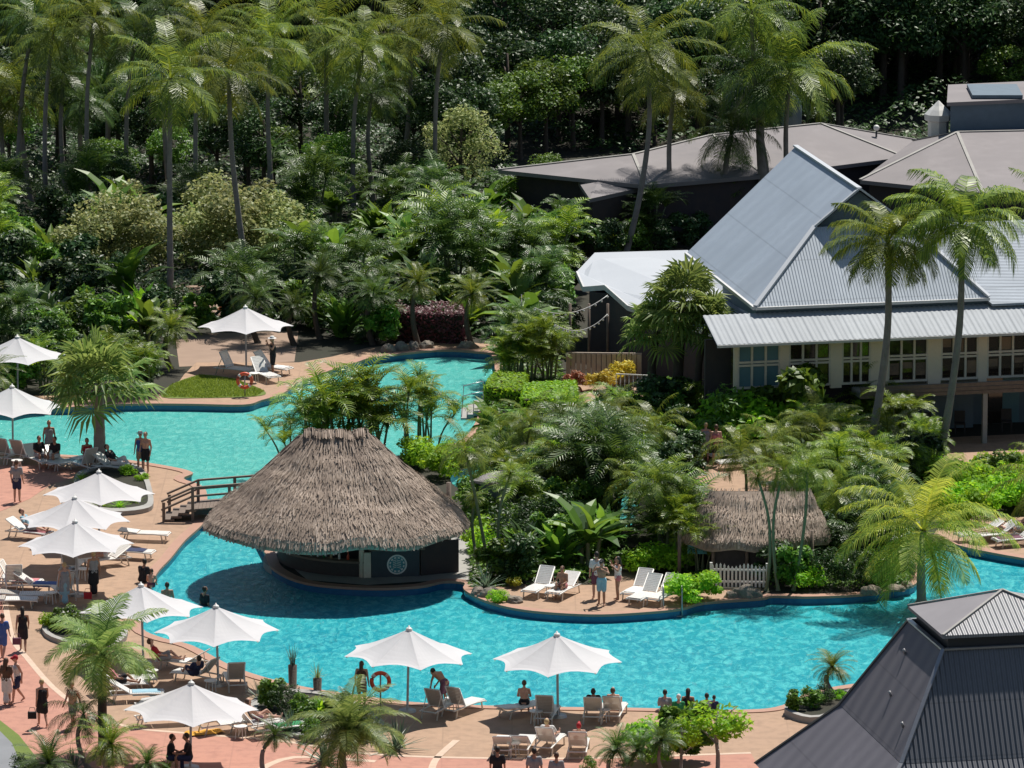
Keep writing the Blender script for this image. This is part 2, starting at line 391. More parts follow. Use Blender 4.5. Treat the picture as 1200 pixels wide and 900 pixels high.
sheet('far_deck', deckB, [], .012, 'paving')
deckC = chain((545, 692), (890, 702)) + [at(895, 692), at(800, 690), at(765, 688), at(745, 660), at(715, 660), at(700, 686), at(560, 684)]
sheet('island_terrace', deckC, [], .012, 'paving')
deckD = chain((1085, 641), (1290, 668)) + [at(1290, 610), at(1150, 604), at(1100, 618)]
sheet('side_terrace', deckD, [], .012, 'paving')
sheet('garden_terrace', [at(*p) for p in [(800, 500), (900, 498), (960, 560), (960, 605), (810, 600), (790, 560)]], [], .012, 'paving')
sheet('building_forecourt', [at(*p) for p in [(1060, 515), (1400, 500), (1400, 552), (1180, 548), (1060, 536)]], [], .012, 'paving')
sheet('entry_path', [at(*p) for p in [(660, 445), (750, 440), (760, 485), (700, 492), (655, 470)]], [], .012, 'paving')
sheet('bar_floor', [at(*p) for p in [(322, 648), (345, 628), (430, 618), (548, 620), (575, 652), (572, 678), (546, 682), (520, 680), (430, 686), (360, 680)]], [], .016, 'concrete')
walk = [(-140, 640), (0, 655), (12, 740), (32, 772), (75, 817), (140, 850), (220, 860), (330, 869), (430, 884), (560, 889), (700, 889), (880, 883), (905, 930), (900, 980), (300, 980), (-140, 980)]
sheet('walkway', [at(*p) for p in walk], [], .02, 'pink')
sheet('upper_walkway', [at(*p) for p in [(-90, 548), (60, 545), (105, 555), (60, 568), (35, 585), (0, 600), (-90, 610)]], [], .02, 'pink')
def strip(name, pts, wd, z, mat):
    P = cat([at(*p) for p in pts], 4, False); l = []; r_ = []
    for i, p in enumerate(P):
        d = (P[min(i+1, len(P)-1)]-P[max(i-1, 0)]).normalized(); nn = Vector((-d.y, d.x, 0))*wd/2; l.append(p+nn); r_.append(p-nn)
    return sheet(name, l + r_[::-1], [], z, mat)
M['paleline'] = surf('pale border paving', (.62, .46, .35), .8)
strip('walkway_border', walk[1:12], .22, .026, 'paleline')
strip('walkway_border', [(300, 905), (345, 888), (440, 893)], .3, .026, 'paleline')
strip('walkway_border', [(505, 905), (512, 889), (535, 868)], .25, .026, 'paleline')
sheet('lawn', [Vector(p) for p in cat([at(*p) for p in [(190, 466), (200, 452), (235, 440), (275, 445), (310, 459), (300, 465), (240, 467)]], 4)], [], .03, 'lawn')
sheet('grass_verge', [at(*p) for p in [(-60, 820), (0, 845), (22, 862), (40, 885), (60, 920), (20, 940), (-60, 900)]], [], .03, 'lawn')
sheet('road', [at(*p) for p in [(-60, 832), (0, 858), (14, 872), (28, 905), (40, 960), (-60, 980)]], [], .04, 'road')
M['sand'] = surf('bare sandy path', (.34, .24, .18), .95, None, 1)
sheet('forest_path', [at(*p) for p in [(138, 215), (195, 215), (205, 262), (130, 262)]], [], .02, 'sand')
sheet('forest_path', [at(*p) for p in [(200, 335), (250, 335), (262, 372), (205, 378)]], [], .02, 'sand')
sheet('far_terrace', [at(*p) for p in [(205, 392), (350, 388), (345, 424), (210, 430)]], [], .01, 'sand')
# ------------------------------------------------------------------ umbrellas
def umbrella_parts(seed, nside=8, r=2.3):
    rr = random.Random(seed); rot = R(6) + rr.uniform(-.1, .1); zp, zr = 3.0, 2.05
    can = MB(); nr = 8; sub = 6; n = nside*sub; vs = [(0, 0, zp)]; fs = []
    for i in range(1, nr+1):
        t = i/nr
        for k in range(n):
            a = rot + 2*PI*k/n; c = (k % sub)/sub; e = 4*c*(1-c)
            rad = r*t*(1 - .17*e*t*t)                       # concave edge between the tips
            z = zr + (zp-zr)*(1-t)**1.25 + .09*t*t*e - .10*(1-t)*t*e*3     # sagging panels, tight ribs
            vs.append((rad*math.cos(a), rad*math.sin(a), z))
    for k in range(n): fs.append((0, 1+k, 1+(k+1) % n))
    for i in range(nr-1):
        for k in range(n): fs.append((1+i*n+k, 1+(i+1)*n+k, 1+(i+1)*n+(k+1) % n, 1+i*n+(k+1) % n))
    can.add(vs, fs); canopy = can.mesh('canopy', M['canvas'], False)
    hub = MB(); hub.sphere((0, 0, zp-.02), .10, 6, (1.2, 1.2, .8)).cone((0, 0, zp), .05, .02, .12, 8)
    pole = MB().tube([(0, 0, 0), (0, 0, zp)], .045, 10); pole.cone((0, 0, 0), .32, .30, .09, 16)
    rb = MB()
    for k in range(nside):
        a = rot + 2*PI*k/nside; d = Vector((math.cos(a), math.sin(a), 0))
        rb.bar(d*.05+Vector((0, 0, zp-.22)), d*(r*.97)+Vector((0, 0, zr-.03)), .03)
        rb.bar(d*.05+Vector((0, 0, zp-.95)), d*(r*.5)+Vector((0, 0, zr+.22)), .02)
    return [('canopy', canopy), ('finial', hub.mesh('finial', M['plastic'], True)), ('pole', pole.mesh('pole', M['pole'], True)), ('ribs', rb.mesh('ribs', M['plastic']))]
UP = [umbrella_parts(i) for i in range(3)]
UMB = [(115, 553, 'white octagonal parasol beside the planter palm, furthest of the stacked trio on the left deck', .97), (88, 583, 'white octagonal parasol in the middle of the overlapping trio on the left deck', .95),
       (90, 611, 'white octagonal parasol nearest of the overlapping trio, over loungers with sunbathers', .97), (167, 686, 'white parasol behind the spiky palm, overlapping its neighbour by the pool bend', .98),
       (255, 710, 'white parasol at the inner bend of the lower pool below the thatched bar', .98), (222, 800, 'large white parasol over two seated people near the bottom left corner', 1.0),
       (477, 737, 'white parasol at the water beside the lifebuoy pole', 1.0), (654, 743, 'white parasol by the lower pool above the row of loungers', 1.0),
       (288, 360, 'white parasol alone on the far bank beside the small lawn', .95), (20, 395, 'white parasol furthest back at the left edge beyond the upper pool', .95), (14, 453, 'white parasol at the left edge over a row of shade toned loungers', .98)]
for i, (px, py, lab, s) in enumerate(UMB):
    p = at(px, py, 3.0*s); o_ = place('parasol', UP[i % 3], (p.x, p.y, 0), lab, 'parasol', 'white parasols round the pool', rnd.uniform(-.2, .2), s); o_.rotation_euler.x = rnd.uniform(-.025, .025); o_.rotation_euler.y = rnd.uniform(-.025, .025)

# ------------------------------------------------------------------ loungers
def lounger_parts(ang, back='plastic'):
    f = MB(); hx = -.25; a = R(ang)
    tip = Vector((hx-.78*math.cos(a), 0, .36+.78*math.sin(a)))
    for s in (-1, 1):
        y = s*.31
        f.tube([(-.95, y, .30), (-.2, y, .33), (.4, y, .34), (.95, y, .31), (1.0, y, .27)], .028, 6)
        f.tube([(hx, y*.97, .36), (tip.x, y*.97, tip.z)], .026, 6)
        f.tube([(.72, y, .32), (.78, y, .0)], .03, 6); f.tube([(-.72, y, .31), (-.82, y, .0)], .03, 6)
        if ang > 12: f.tube([(hx-.5*math.cos(a), y*.93, .36+.5*math.sin(a)), (-.72, y*.93, .32)], .016, 5)
    for x in (-.9, .97): f.tube([(x, -.31, .3), (x, .31, .3)], .025, 6)
    f.tube([tip+Vector((0, -.3, 0)), tip+Vector((0, .3, 0))], .026, 6)
    seat = MB(); x = hx+.02
    while x < .93: seat.box((x+.035, 0, .355), (.062, .58, .018)); x += .075
    bk = MB(); d = (tip-Vector((hx, 0, .36))).normalized(); mt = Matrix((d, Vector((0, 1, 0)), d.cross(Vector((0, 1, 0))))).transposed()
    q = .04
    while q < .76: bk.box(Vector((hx, 0, .375))+d*q, (.062, .57, .018), M4=mt); q += .072
    return [('frame', f.mesh('frame', M['plastic'], True)), ('seat', seat.mesh('seat', M['plastic'])), ('backrest', bk.mesh('backrest', M[back]))]
LP = {(k, b): lounger_parts(k, b) for k in (5, 32, 50, 62) for b in ('plastic', 'sling', 'shadetoned')}
# px, py (middle on the ground), heading of the feet (deg), back angle, back material, label
LG = [
 (516, 838, 62, 62, 'shadetoned', 'taupe backed lounger facing the water, left of the pair under the lifebuoy parasol'), (542, 836, 55, 62, 'shadetoned', 'taupe backed lounger facing the water, right of the pair by the bending man'),
 (612, 838, 40, 5, 'plastic', 'flat white lounger with a bare backed bather sitting on it'), (641, 845, 80, 62, 'shadetoned', 'empty shade toned lounger beside the pole of the right hand parasol'),
 (696, 843, 85, 50, 'sling', 'pale backed lounger facing the water, left of the occupied pair'), (720, 842, 80, 50, 'sling', 'pale backed lounger facing the water, right of the occupied pair'),
 (590, 882, 86, 32, 'plastic', 'empty cream lounger leftmost in the front row'), (613, 881, 80, 32, 'plastic', 'empty cream lounger second in the front row'), (644, 879, 74, 50, 'sling', 'cream lounger holding a blond sunbather in the front row'), (678, 884, 86, 50, 'sling', 'lounger with a striped towel at the right end of the front row'),
 (275, 806, 100, 62, 'shadetoned', 'shade toned lounger beneath the parasol at the pool bend'), (232, 800, 150, 50, 'shadetoned', 'shade toned lounger beside a reader in blue'), (215, 785, 160, 32, 'plastic', 'white lounger where a person in red sits'),
 (150, 805, 10, 5, 'plastic', 'flat white lounger right of the spiky palm trunk'), (160, 822, 5, 32, 'plastic', 'white lounger below the palm, nearest to the big parasol'), (140, 812, 20, 32, 'sling', 'cream lounger behind the spiky palm trunk'),
 (262, 858, 25, 50, 'sling', 'cream lounger beside a yellow towel under the big parasol'), (300, 858, 28, 50, 'sling', 'cream lounger with a sunbather right of the yellow towel'), (328, 862, 25, 32, 'plastic', 'white lounger partly hidden by the palm at the bottom'), (190, 850, 12, 32, 'shadetoned', 'lounger in shade beneath the big parasol'),
 (632, 697, 245, 50, 'plastic', 'white lounger leftmost on the island terrace'), (660, 699, 245, 32, 'plastic', 'white lounger with a seated sunbather on the island terrace'),
 (748, 700, 245, 50, 'plastic', 'white lounger behind the pair near the pool ladder'), (757, 706, 240, 50, 'plastic', 'white lounger in the middle of the three near the pool ladder'), (778, 706, 240, 50, 'plastic', 'white lounger closest to the pool ladder'),
 (275, 440, 330, 62, 'plastic', 'white lounger upright on the far bank left of the parasol pole'), (310, 446, 300, 50, 'plastic', 'white lounger facing the lawn on the far bank'), (318, 438, 330, 50, 'plastic', 'white lounger beside the person in black on the far bank'),
 (10, 540, 60, 62, 'shadetoned', 'shade toned lounger at the very left edge under the parasol'), (28, 542, 60, 62, 'shadetoned', 'shade toned lounger second from the left edge'), (45, 546, 300, 32, 'plastic', 'white lounger with a person in black, left one'), (66, 548, 300, 32, 'plastic', 'white lounger with a person in black beside the grey dress'),
 (98, 552, 130, 62, 'sling', 'cream lounger beside the planter, left of the palm trunk'), (80, 549, 210, 5, 'plastic', 'low cream lounger left of the planter palm'), (134, 555, 330, 32, 'plastic', 'white lounger with a person in black right of the palm trunk'),
 (35, 632, 335, 32, 'plastic', 'lounger with a reclining person left of the trio of parasols'), (170, 634, 350, 5, 'plastic', 'white lounger at the right edge of the stacked parasols'), (152, 655, 345, 5, 'shadetoned', 'lounger under a dark sheet for the shade of the parasol trio'),
 (15, 690, 100, 62, 'sling', 'cream lounger at the left edge, upright'), (20, 690, 350, 62, 'sling', 'cream lounger with a pink towel on its back'), (45, 694, 350, 32, 'plastic', 'white lounger in the parasol shade, left side'), (73, 700, 110, 62, 'plastic', 'white upright lounger next to a child in a grey dress'),
 (85, 672, 80, 62, 'shadetoned', 'shade toned lounger under the nearest parasol of the trio'), (125, 664, 210, 32, 'plastic', 'white lounger where two sunbathers sit under the trio'), (30, 706, 0, 5, 'shadetoned', 'shade toned lounger in front of the child in a grey dress'), (14, 712, 0, 5, 'shadetoned', 'shade toned lounger nearest to the left edge'),
 (866, 549, 200, 5, 'plastic', 'white lounger flat on the garden terrace, nearest one'), (858, 541, 200, 5, 'plastic', 'white lounger flat on the garden terrace, middle one'), (850, 534, 200, 5, 'plastic', 'white lounger flat on the garden terrace, furthest one'), (880, 537, 190, 5, 'plastic', 'white lounger flat beside a teal towel on the garden terrace'),
 (920, 575, 190, 5, 'plastic', 'white lounger behind the thin palm stems by the small thatched hut'), (950, 578, 190, 5, 'plastic', 'white lounger right of the small thatched hut roof'),
 (1148, 634, 200, 32, 'plastic', 'white lounger on the right bank beside the big coconut palm'), (1165, 635, 200, 32, 'plastic', 'white lounger with a sunbather on the right bank'), (1192, 640, 200, 32, 'plastic', 'white lounger at the right edge of the bank'), (1180, 628, 200, 5, 'plastic', 'flat white lounger furthest back on the right bank'),
]
for px, py, hd, an, bm_, lab in LG:
    place('sun_lounger', LP[(an, bm_)], at(px, py) + Vector((0, 0, .012)), lab, 'sun lounger', 'sun loungers on the decks', R(hd))
for px, py, hd, z0, col, lab in [(152, 655, 345, .37, 'navy', 'navy sheet standing in for parasol shade on the lounger'), (880, 537, 190, .37, 'curtain', 'pale teal towel on a garden terrace lounger'), (240, 860, 25, .03, 'yelcloth', 'yellow towel heaped beside the cream lounger'), (215, 785, 160, .37, 'cwhite', 'white towel under the person in red')]:  # the navy sheet is parasol shade laid on as dark cloth
    mb = MB(); nx, ny = 16, 8
    for i in range(nx+1):
        for j in range(ny+1):
            x = (i/nx-.5)*1.3; y = (j/ny-.5)*.62; mb.v.append((x, y, .02+.02*noise.noise((x*5, y*5, px)) + (.12*max(0, noise.noise((x*3, y*3, px))) if z0 < .1 else 0)))
    for i in range(nx):
        for j in range(ny): mb.f.append((i*(ny+1)+j, (i+1)*(ny+1)+j, (i+1)*(ny+1)+j+1, i*(ny+1)+j+1))
    place('towel', [('towel', mb.mesh('towel', M[col], True))], at(px, py)+Vector((0, 0, z0)), lab, 'towel', None, R(hd), 1)

# ------------------------------------------------------------------ people
def mirror(d): return d
def J(**k): return {a: Vector(b) for a, b in k.items()}
POSE = {
 'stand': J(pel=(0, 0, .95), che=(0, 0, 1.28), nek=(-.01, 0, 1.47), hed=(.02, 0, 1.63), shL=(0, .18, 1.41), shR=(0, -.18, 1.41), elL=(-.03, .24, 1.12), elR=(-.03, -.24, 1.12), wrL=(.06, .24, .88), wrR=(.06, -.25, .88), hiL=(0, .09, .92), hiR=(0, -.09, .92), knL=(.03, .1, .5), knR=(.02, -.1, .5), anL=(0, .1, .08), anR=(0, -.11, .08), toL=(.14, .12, .035), toR=(.14, -.13, .035)),
 'walk': J(pel=(0, 0, .93), che=(.03, 0, 1.26), nek=(.04, 0, 1.45), hed=(.08, 0, 1.61), shL=(.02, .18, 1.39), shR=(.02, -.18, 1.39), elL=(-.1, .23, 1.12), elR=(.08, -.23, 1.11), wrL=(-.08, .25, .88), wrR=(.24, -.22, .92), hiL=(0, .09, .9), hiR=(0, -.09, .9), knL=(.16, .09, .5), knR=(-.02, -.09, .48), anL=(.2, .08, .09), anR=(-.26, -.09, .14), toL=(.34, .09, .035), toR=(-.15, -.1, .04)),
 'armup': J(pel=(0, 0, .95), che=(0, 0, 1.28), nek=(0, 0, 1.47), hed=(.03, 0, 1.63), shL=(0, .18, 1.41), shR=(0, -.18, 1.41), elL=(.12, .3, 1.25), elR=(.1, -.3, 1.3), wrL=(.25, .12, 1.4), wrR=(.2, -.2, 1.5), hiL=(0, .09, .92), hiR=(0, -.09, .92), knL=(.05, .1, .5), knR=(0, -.1, .5), anL=(.02, .1, .08), anR=(-.03, -.11, .08), toL=(.16, .13, .035), toR=(.1, -.15, .035)),
 'bend': J(pel=(-.05, 0, .92), che=(.22, 0, 1.13), nek=(.36, 0, 1.24), hed=(.50, 0, 1.22), shL=(.3, .18, 1.2), shR=(.3, -.18, 1.2), elL=(.38, .22, .93), elR=(.36, -.22, .93), wrL=(.48, .14, .72), wrR=(.48, -.14, .72), hiL=(-.05, .09, .9), hiR=(-.05, -.09, .9), knL=(.02, .1, .48), knR=(.03, -.1, .48), anL=(-.05, .1, .08), anR=(-.05, -.11, .08), toL=(.09, .12, .035), toR=(.09, -.13, .035)),
 'sit': J(pel=(0, 0, .49), che=(.04, 0, .82), nek=(.06, 0, 1.01), hed=(.11, 0, 1.16), shL=(.05, .18, .94), shR=(.05, -.18, .94), elL=(.14, .24, .68), elR=(.14, -.24, .68), wrL=(.34, .16, .62), wrR=(.34, -.16, .62), hiL=(.02, .1, .47), hiR=(.02, -.1, .47), knL=(.42, .13, .5), knR=(.42, -.13, .5), anL=(.4, .13, .08), anR=(.44, -.13, .08), toL=(.54, .14, .035), toR=(.58, -.14, .035)),
 'lounge': J(pel=(0, 0, .47), che=(-.2, 0, .75), nek=(-.31, 0, .92), hed=(-.35, 0, 1.08), shL=(-.27, .18, .87), shR=(-.27, -.18, .87), elL=(-.1, .26, .65), elR=(-.1, -.26, .65), wrL=(.12, .2, .6), wrR=(.12, -.2, .6), hiL=(.02, .1, .47), hiR=(.02, -.1, .47), knL=(.4, .12, .66), knR=(.42, -.11, .5), anL=(.66, .12, .42), anR=(.84, -.1, .42), toL=(.78, .13, .46), toR=(.9, -.11, .54)),
 'lie': J(pel=(0, 0, .46), che=(-.33, 0, .47), nek=(-.5, 0, .48), hed=(-.66, 0, .5), shL=(-.45, .18, .46), shR=(-.45, -.18, .46), elL=(-.55, .34, .43), elR=(-.6, -.32, .43), wrL=(-.75, .2, .45), wrR=(-.78, -.16, .45), hiL=(.03, .1, .46), hiR=(.03, -.1, .46), knL=(.44, .11, .45), knR=(.44, -.11, .46), anL=(.86, .11, .43), anR=(.86, -.12, .43), toL=(.98, .12, .44), toR=(.98, -.13, .44)),
 'squat': J(pel=(0, 0, .16), che=(.08, 0, .47), nek=(.12, 0, .65), hed=(.18, 0, .8), shL=(.1, .18, .59), shR=(.1, -.18, .59), elL=(.2, .24, .33), elR=(.2, -.24, .33), wrL=(.4, .12, .36), wrR=(.4, -.12, .36), hiL=(.02, .1, .14), hiR=(.02, -.1, .14), knL=(.38, .13, .42), knR=(.38, -.13, .42), anL=(.6, .13, .08), anR=(.6, -.13, .08), toL=(.74, .14, .04), toR=(.74, -.14, .04)),
}
def capsule(mb, a, b, ra, rb, n=10):
    a = Vector(a); b = Vector(b); d = (b-a); L = d.length or 1e-4; d = d/L; pts = []; rs = []
    for k in (0, .25, .55, .85): pts.append(a - d*ra*math.cos(k*PI/2)); rs.append(max(.002, ra*math.sin(k*PI/2)))
    pts.append(a); rs.append(ra); pts.append(b); rs.append(rb)
    for k in (.85, .55, .25, 0): pts.append(b + d*rb*math.cos(k*PI/2)); rs.append(max(.002, rb*math.sin(k*PI/2)))
    mb.tube(pts, rs, n)
def remesh(mb, vox, mat, name, extra=None, flare=None):
    me = mb.mesh('tmp', mat, False, True); o = bpy.data.objects.new('tmp', me); C.objects.link(o)
    md = o.modifiers.new('r', 'REMESH'); md.mode = 'VOXEL'; md.voxel_size = vox; md.use_smooth_shade = True
    sm = o.modifiers.new('s', 'SMOOTH'); sm.iterations = 3; sm.factor = .5
    dg = bpy.context.evaluated_depsgraph_get(); m2 = bpy.data.meshes.new_from_object(o.evaluated_get(dg)); m2.name = name
    C.objects.unlink(o); bpy.data.objects.remove(o)
    if extra:
        bm = bmesh.new(); bm.from_mesh(m2); e = extra.mesh('e', mat); bm.from_mesh(e); bm.to_mesh(m2); bm.free()
    m2.polygons.foreach_set('use_smooth', [True]*len(m2.polygons))
    if not m2.materials: m2.materials.append(mat)
    return m2
_cache = {}
def bodymesh(p):
    if ('b', p) in _cache: return _cache[('b', p)]
    j = POSE[p]; mb = MB(); fg = MB()
    up = (j['nek']-j['pel']).normalized(); sd = Vector((0, 1, 0)); fw = sd.cross(up)*1
    if fw.x < 0 and p != 'lie': fw = -fw
    mid = (j['pel']+j['che'])/2
    for s in (-1, 1):
        capsule(mb, j['pel']+sd*s*.055, mid+sd*s*.04, .11, .095); capsule(mb, mid+sd*s*.045, j['che']+sd*s*.07, .095, .115)
        capsule(mb, j['che']+sd*s*.07, j['nek']-up*.06+sd*s*.06, .115, .065)
    capsule(mb, j['nek']-up*.03, j['hed']-up*.03, .055, .052)
    h = j['hed']; mb.sphere(h+up*.01, .1, 8, (.98, .8, 1.18)); capsule(mb, h-up*.05+fw*.03, h-up*.07+fw*.045, .055, .04)
    capsule(mb, h+fw*.095-up*.005, h+fw*.115-up*.03, .012, .018, 8)
    for s in (-1, 1): capsule(mb, h+sd*s*.08+up*.015, h+sd*s*.085-up*.02, .016, .013, 8)
    for q, s in (('L', 1), ('R', -1)):
        capsule(mb, j['nek']-up*.07, j['sh'+q], .06, .055); capsule(mb, j['sh'+q], j['el'+q], .052, .04); capsule(mb, j['el'+q], j['wr'+q], .04, .027)
        d = (j['wr'+q]-j['el'+q]).normalized(); a = d.cross(Vector((1, 0, 0)) if abs(d.x) < .8 else Vector((0, 0, 1))).normalized(); b2 = d.cross(a)
        palm = j['wr'+q]+d*.08
        for k in (-.018, .018): capsule(mb, j['wr'+q]+b2*k*.6, palm+b2*k, .022, .02, 8)
        for k, L in enumerate((.06, .072, .068, .052)):
            o = palm+b2*(k-1.5)*.021; m_ = o+d*L*.55+a*.008; fg.tube([o-d*.01, m_, o+d*L+a*.03], [.0095, .009, .007], 6)
        t0 = j['wr'+q]+d*.03+b2*(-.03); fg.tube([t0, t0+d*.03-b2*.02, t0+d*.06-b2*.02+a*.01], [.012, .010, .008], 6)
        capsule(mb, j['hi'+q], j['kn'+q], .088, .058); capsule(mb, j['kn'+q], (j['kn'+q]*.6+j['an'+q]*.4), .056, .056); capsule(mb, (j['kn'+q]*.6+j['an'+q]*.4), j['an'+q], .056, .036)
        capsule(mb, j['an'+q]-Vector((0, 0, .02)), j['to'+q], .04, .03)
    m = remesh(mb, .015, M['skin'], 'body', fg); _cache[('b', p)] = m; return m
def clothmesh(p, kind):
    if (kind, p) in _cache: return _cache[(kind, p)]
    j = POSE[p]; mb = MB(); up = (j['nek']-j['pel']).normalized(); sd = Vector((0, 1, 0)); mid = (j['pel']+j['che'])/2; e = .014
    fw = sd.cross(up); 
    if fw.x < 0 and p != 'lie': fw = -fw
    if kind in ('shirt', 'dress', 'tank'):
        for s in (-1, 1):
            capsule(mb, (j['pel'] if kind != 'shirt' else j['pel']+up*.0)+sd*s*.055, mid+sd*s*.045, .115+e, .10+e); capsule(mb, mid+sd*s*.045, j['che']+sd*s*.07, .10+e, .12+e)
            capsule(mb, j['che']+sd*s*.07, j['nek']-up*.10+sd*s*.08, .118+e, .06+e)
            if kind == 'shirt':
                q = 'L' if s > 0 else 'R'; capsule(mb, j['nek']-up*.08+sd*s*.08, j['sh'+q], .062+e, .06+e); capsule(mb, j['sh'+q], j['sh'+q].lerp(j['el'+q], .7), .06+e, .055+e)
    if kind in ('shorts', 'dress', 'skirt', 'brief', 'trousers'):
        fr = {'shorts': .75, 'dress': .8, 'skirt': .9, 'brief': .15, 'trousers': 1}[kind]
        for q, s in (('L', 1), ('R', -1)):
            capsule(mb, j['pel']+sd*s*.055+up*.04, j['hi'+q], .112+e, .10+e)
            if kind == 'brief': capsule(mb, j['hi'+q], j['hi'+q].lerp(j['kn'+q], fr), .095+e, .09+e)
            else: capsule(mb, j['hi'+q], j['hi'+q].lerp(j['kn'+q], fr), .095+e, .078+e*(3 if kind != 'shorts' else 1.5))
            if kind == 'trousers': capsule(mb, j['kn'+q], j['an'+q]+Vector((0, 0, .03)), .075, .06)
        if kind in ('dress', 'skirt'):
            m1 = (j['knL']+j['knR'])/2; m0 = (j['hiL']+j['hiR'])/2; capsule(mb, m0, m0.lerp(m1, fr), .12+e, .115)
            if kind == 'skirt' : 
                m2 = (j['anL']+j['anR'])/2
                capsule(mb, m1, m1.lerp(m2, .7), .11, .15)
    if kind in ('hair', 'longhair', 'cap'):
        h = j['hed']; mb.sphere(h+up*.028-fw*.018, .106, 8, (.98, .86, 1.08))
        if kind == 'longhair': capsule(mb, h-fw*.06, j['nek']-up*.12-fw*.11, .085, .07)
        if kind == 'cap': capsule(mb, h+up*.04+fw*.04, h+up*.03+fw*.13, .06, .05)
        if kind in ('hair', 'longhair'):   # cut the face free by shifting the cap back
            mb.v = [tuple(Vector(v)-fw*.012) for v in mb.v]
    if kind == 'hat':
        h = j['hed']+up*.06; n = 20; vs = []; fs = []
        prof = [(.19, -.0), (.1, .01), (.1, .06), (.07, .09), (0.004, .095)]
        a = Vector((0, 1, 0)); b2 = up.cross(a)
        for r_, z in prof:
            for k in range(n): vs.append(h+up*z+(a*math.cos(2*PI*k/n)+b2*math.sin(2*PI*k/n))*r_)
        for i in range(4):
            for k in range(n): fs.append((i*n+k, i*n+(k+1) % n, (i+1)*n+(k+1) % n, (i+1)*n+k))
        m = MB().add(vs, fs).mesh('hat', M['cwhite'], True); _cache[(kind, p)] = m; return m
    nm = 'hair' if kind in ('hair', 'longhair') else kind
    m = remesh(mb, .02, M['hair'], nm); _cache[(kind, p)] = m; return m
def eyesmesh(p):
    if ('e', p) in _cache: return _cache[('e', p)]
    j = POSE[p]; up = (j['nek']-j['pel']).normalized(); sd = Vector((0, 1, 0)); fw = sd.cross(up)
    if fw.x < 0 and p != 'lie': fw = -fw
    mb = MB()
    for s in (-1, 1): mb.sphere(j['hed']+fw*.092+sd*s*.032+up*.01, .011, 4)
    mb.box(j['hed']+fw*.092-up*.055, (.012, .045, .008))
    m = mb.mesh('face', M['cpurple']); _cache[('e', p)] = m; return m
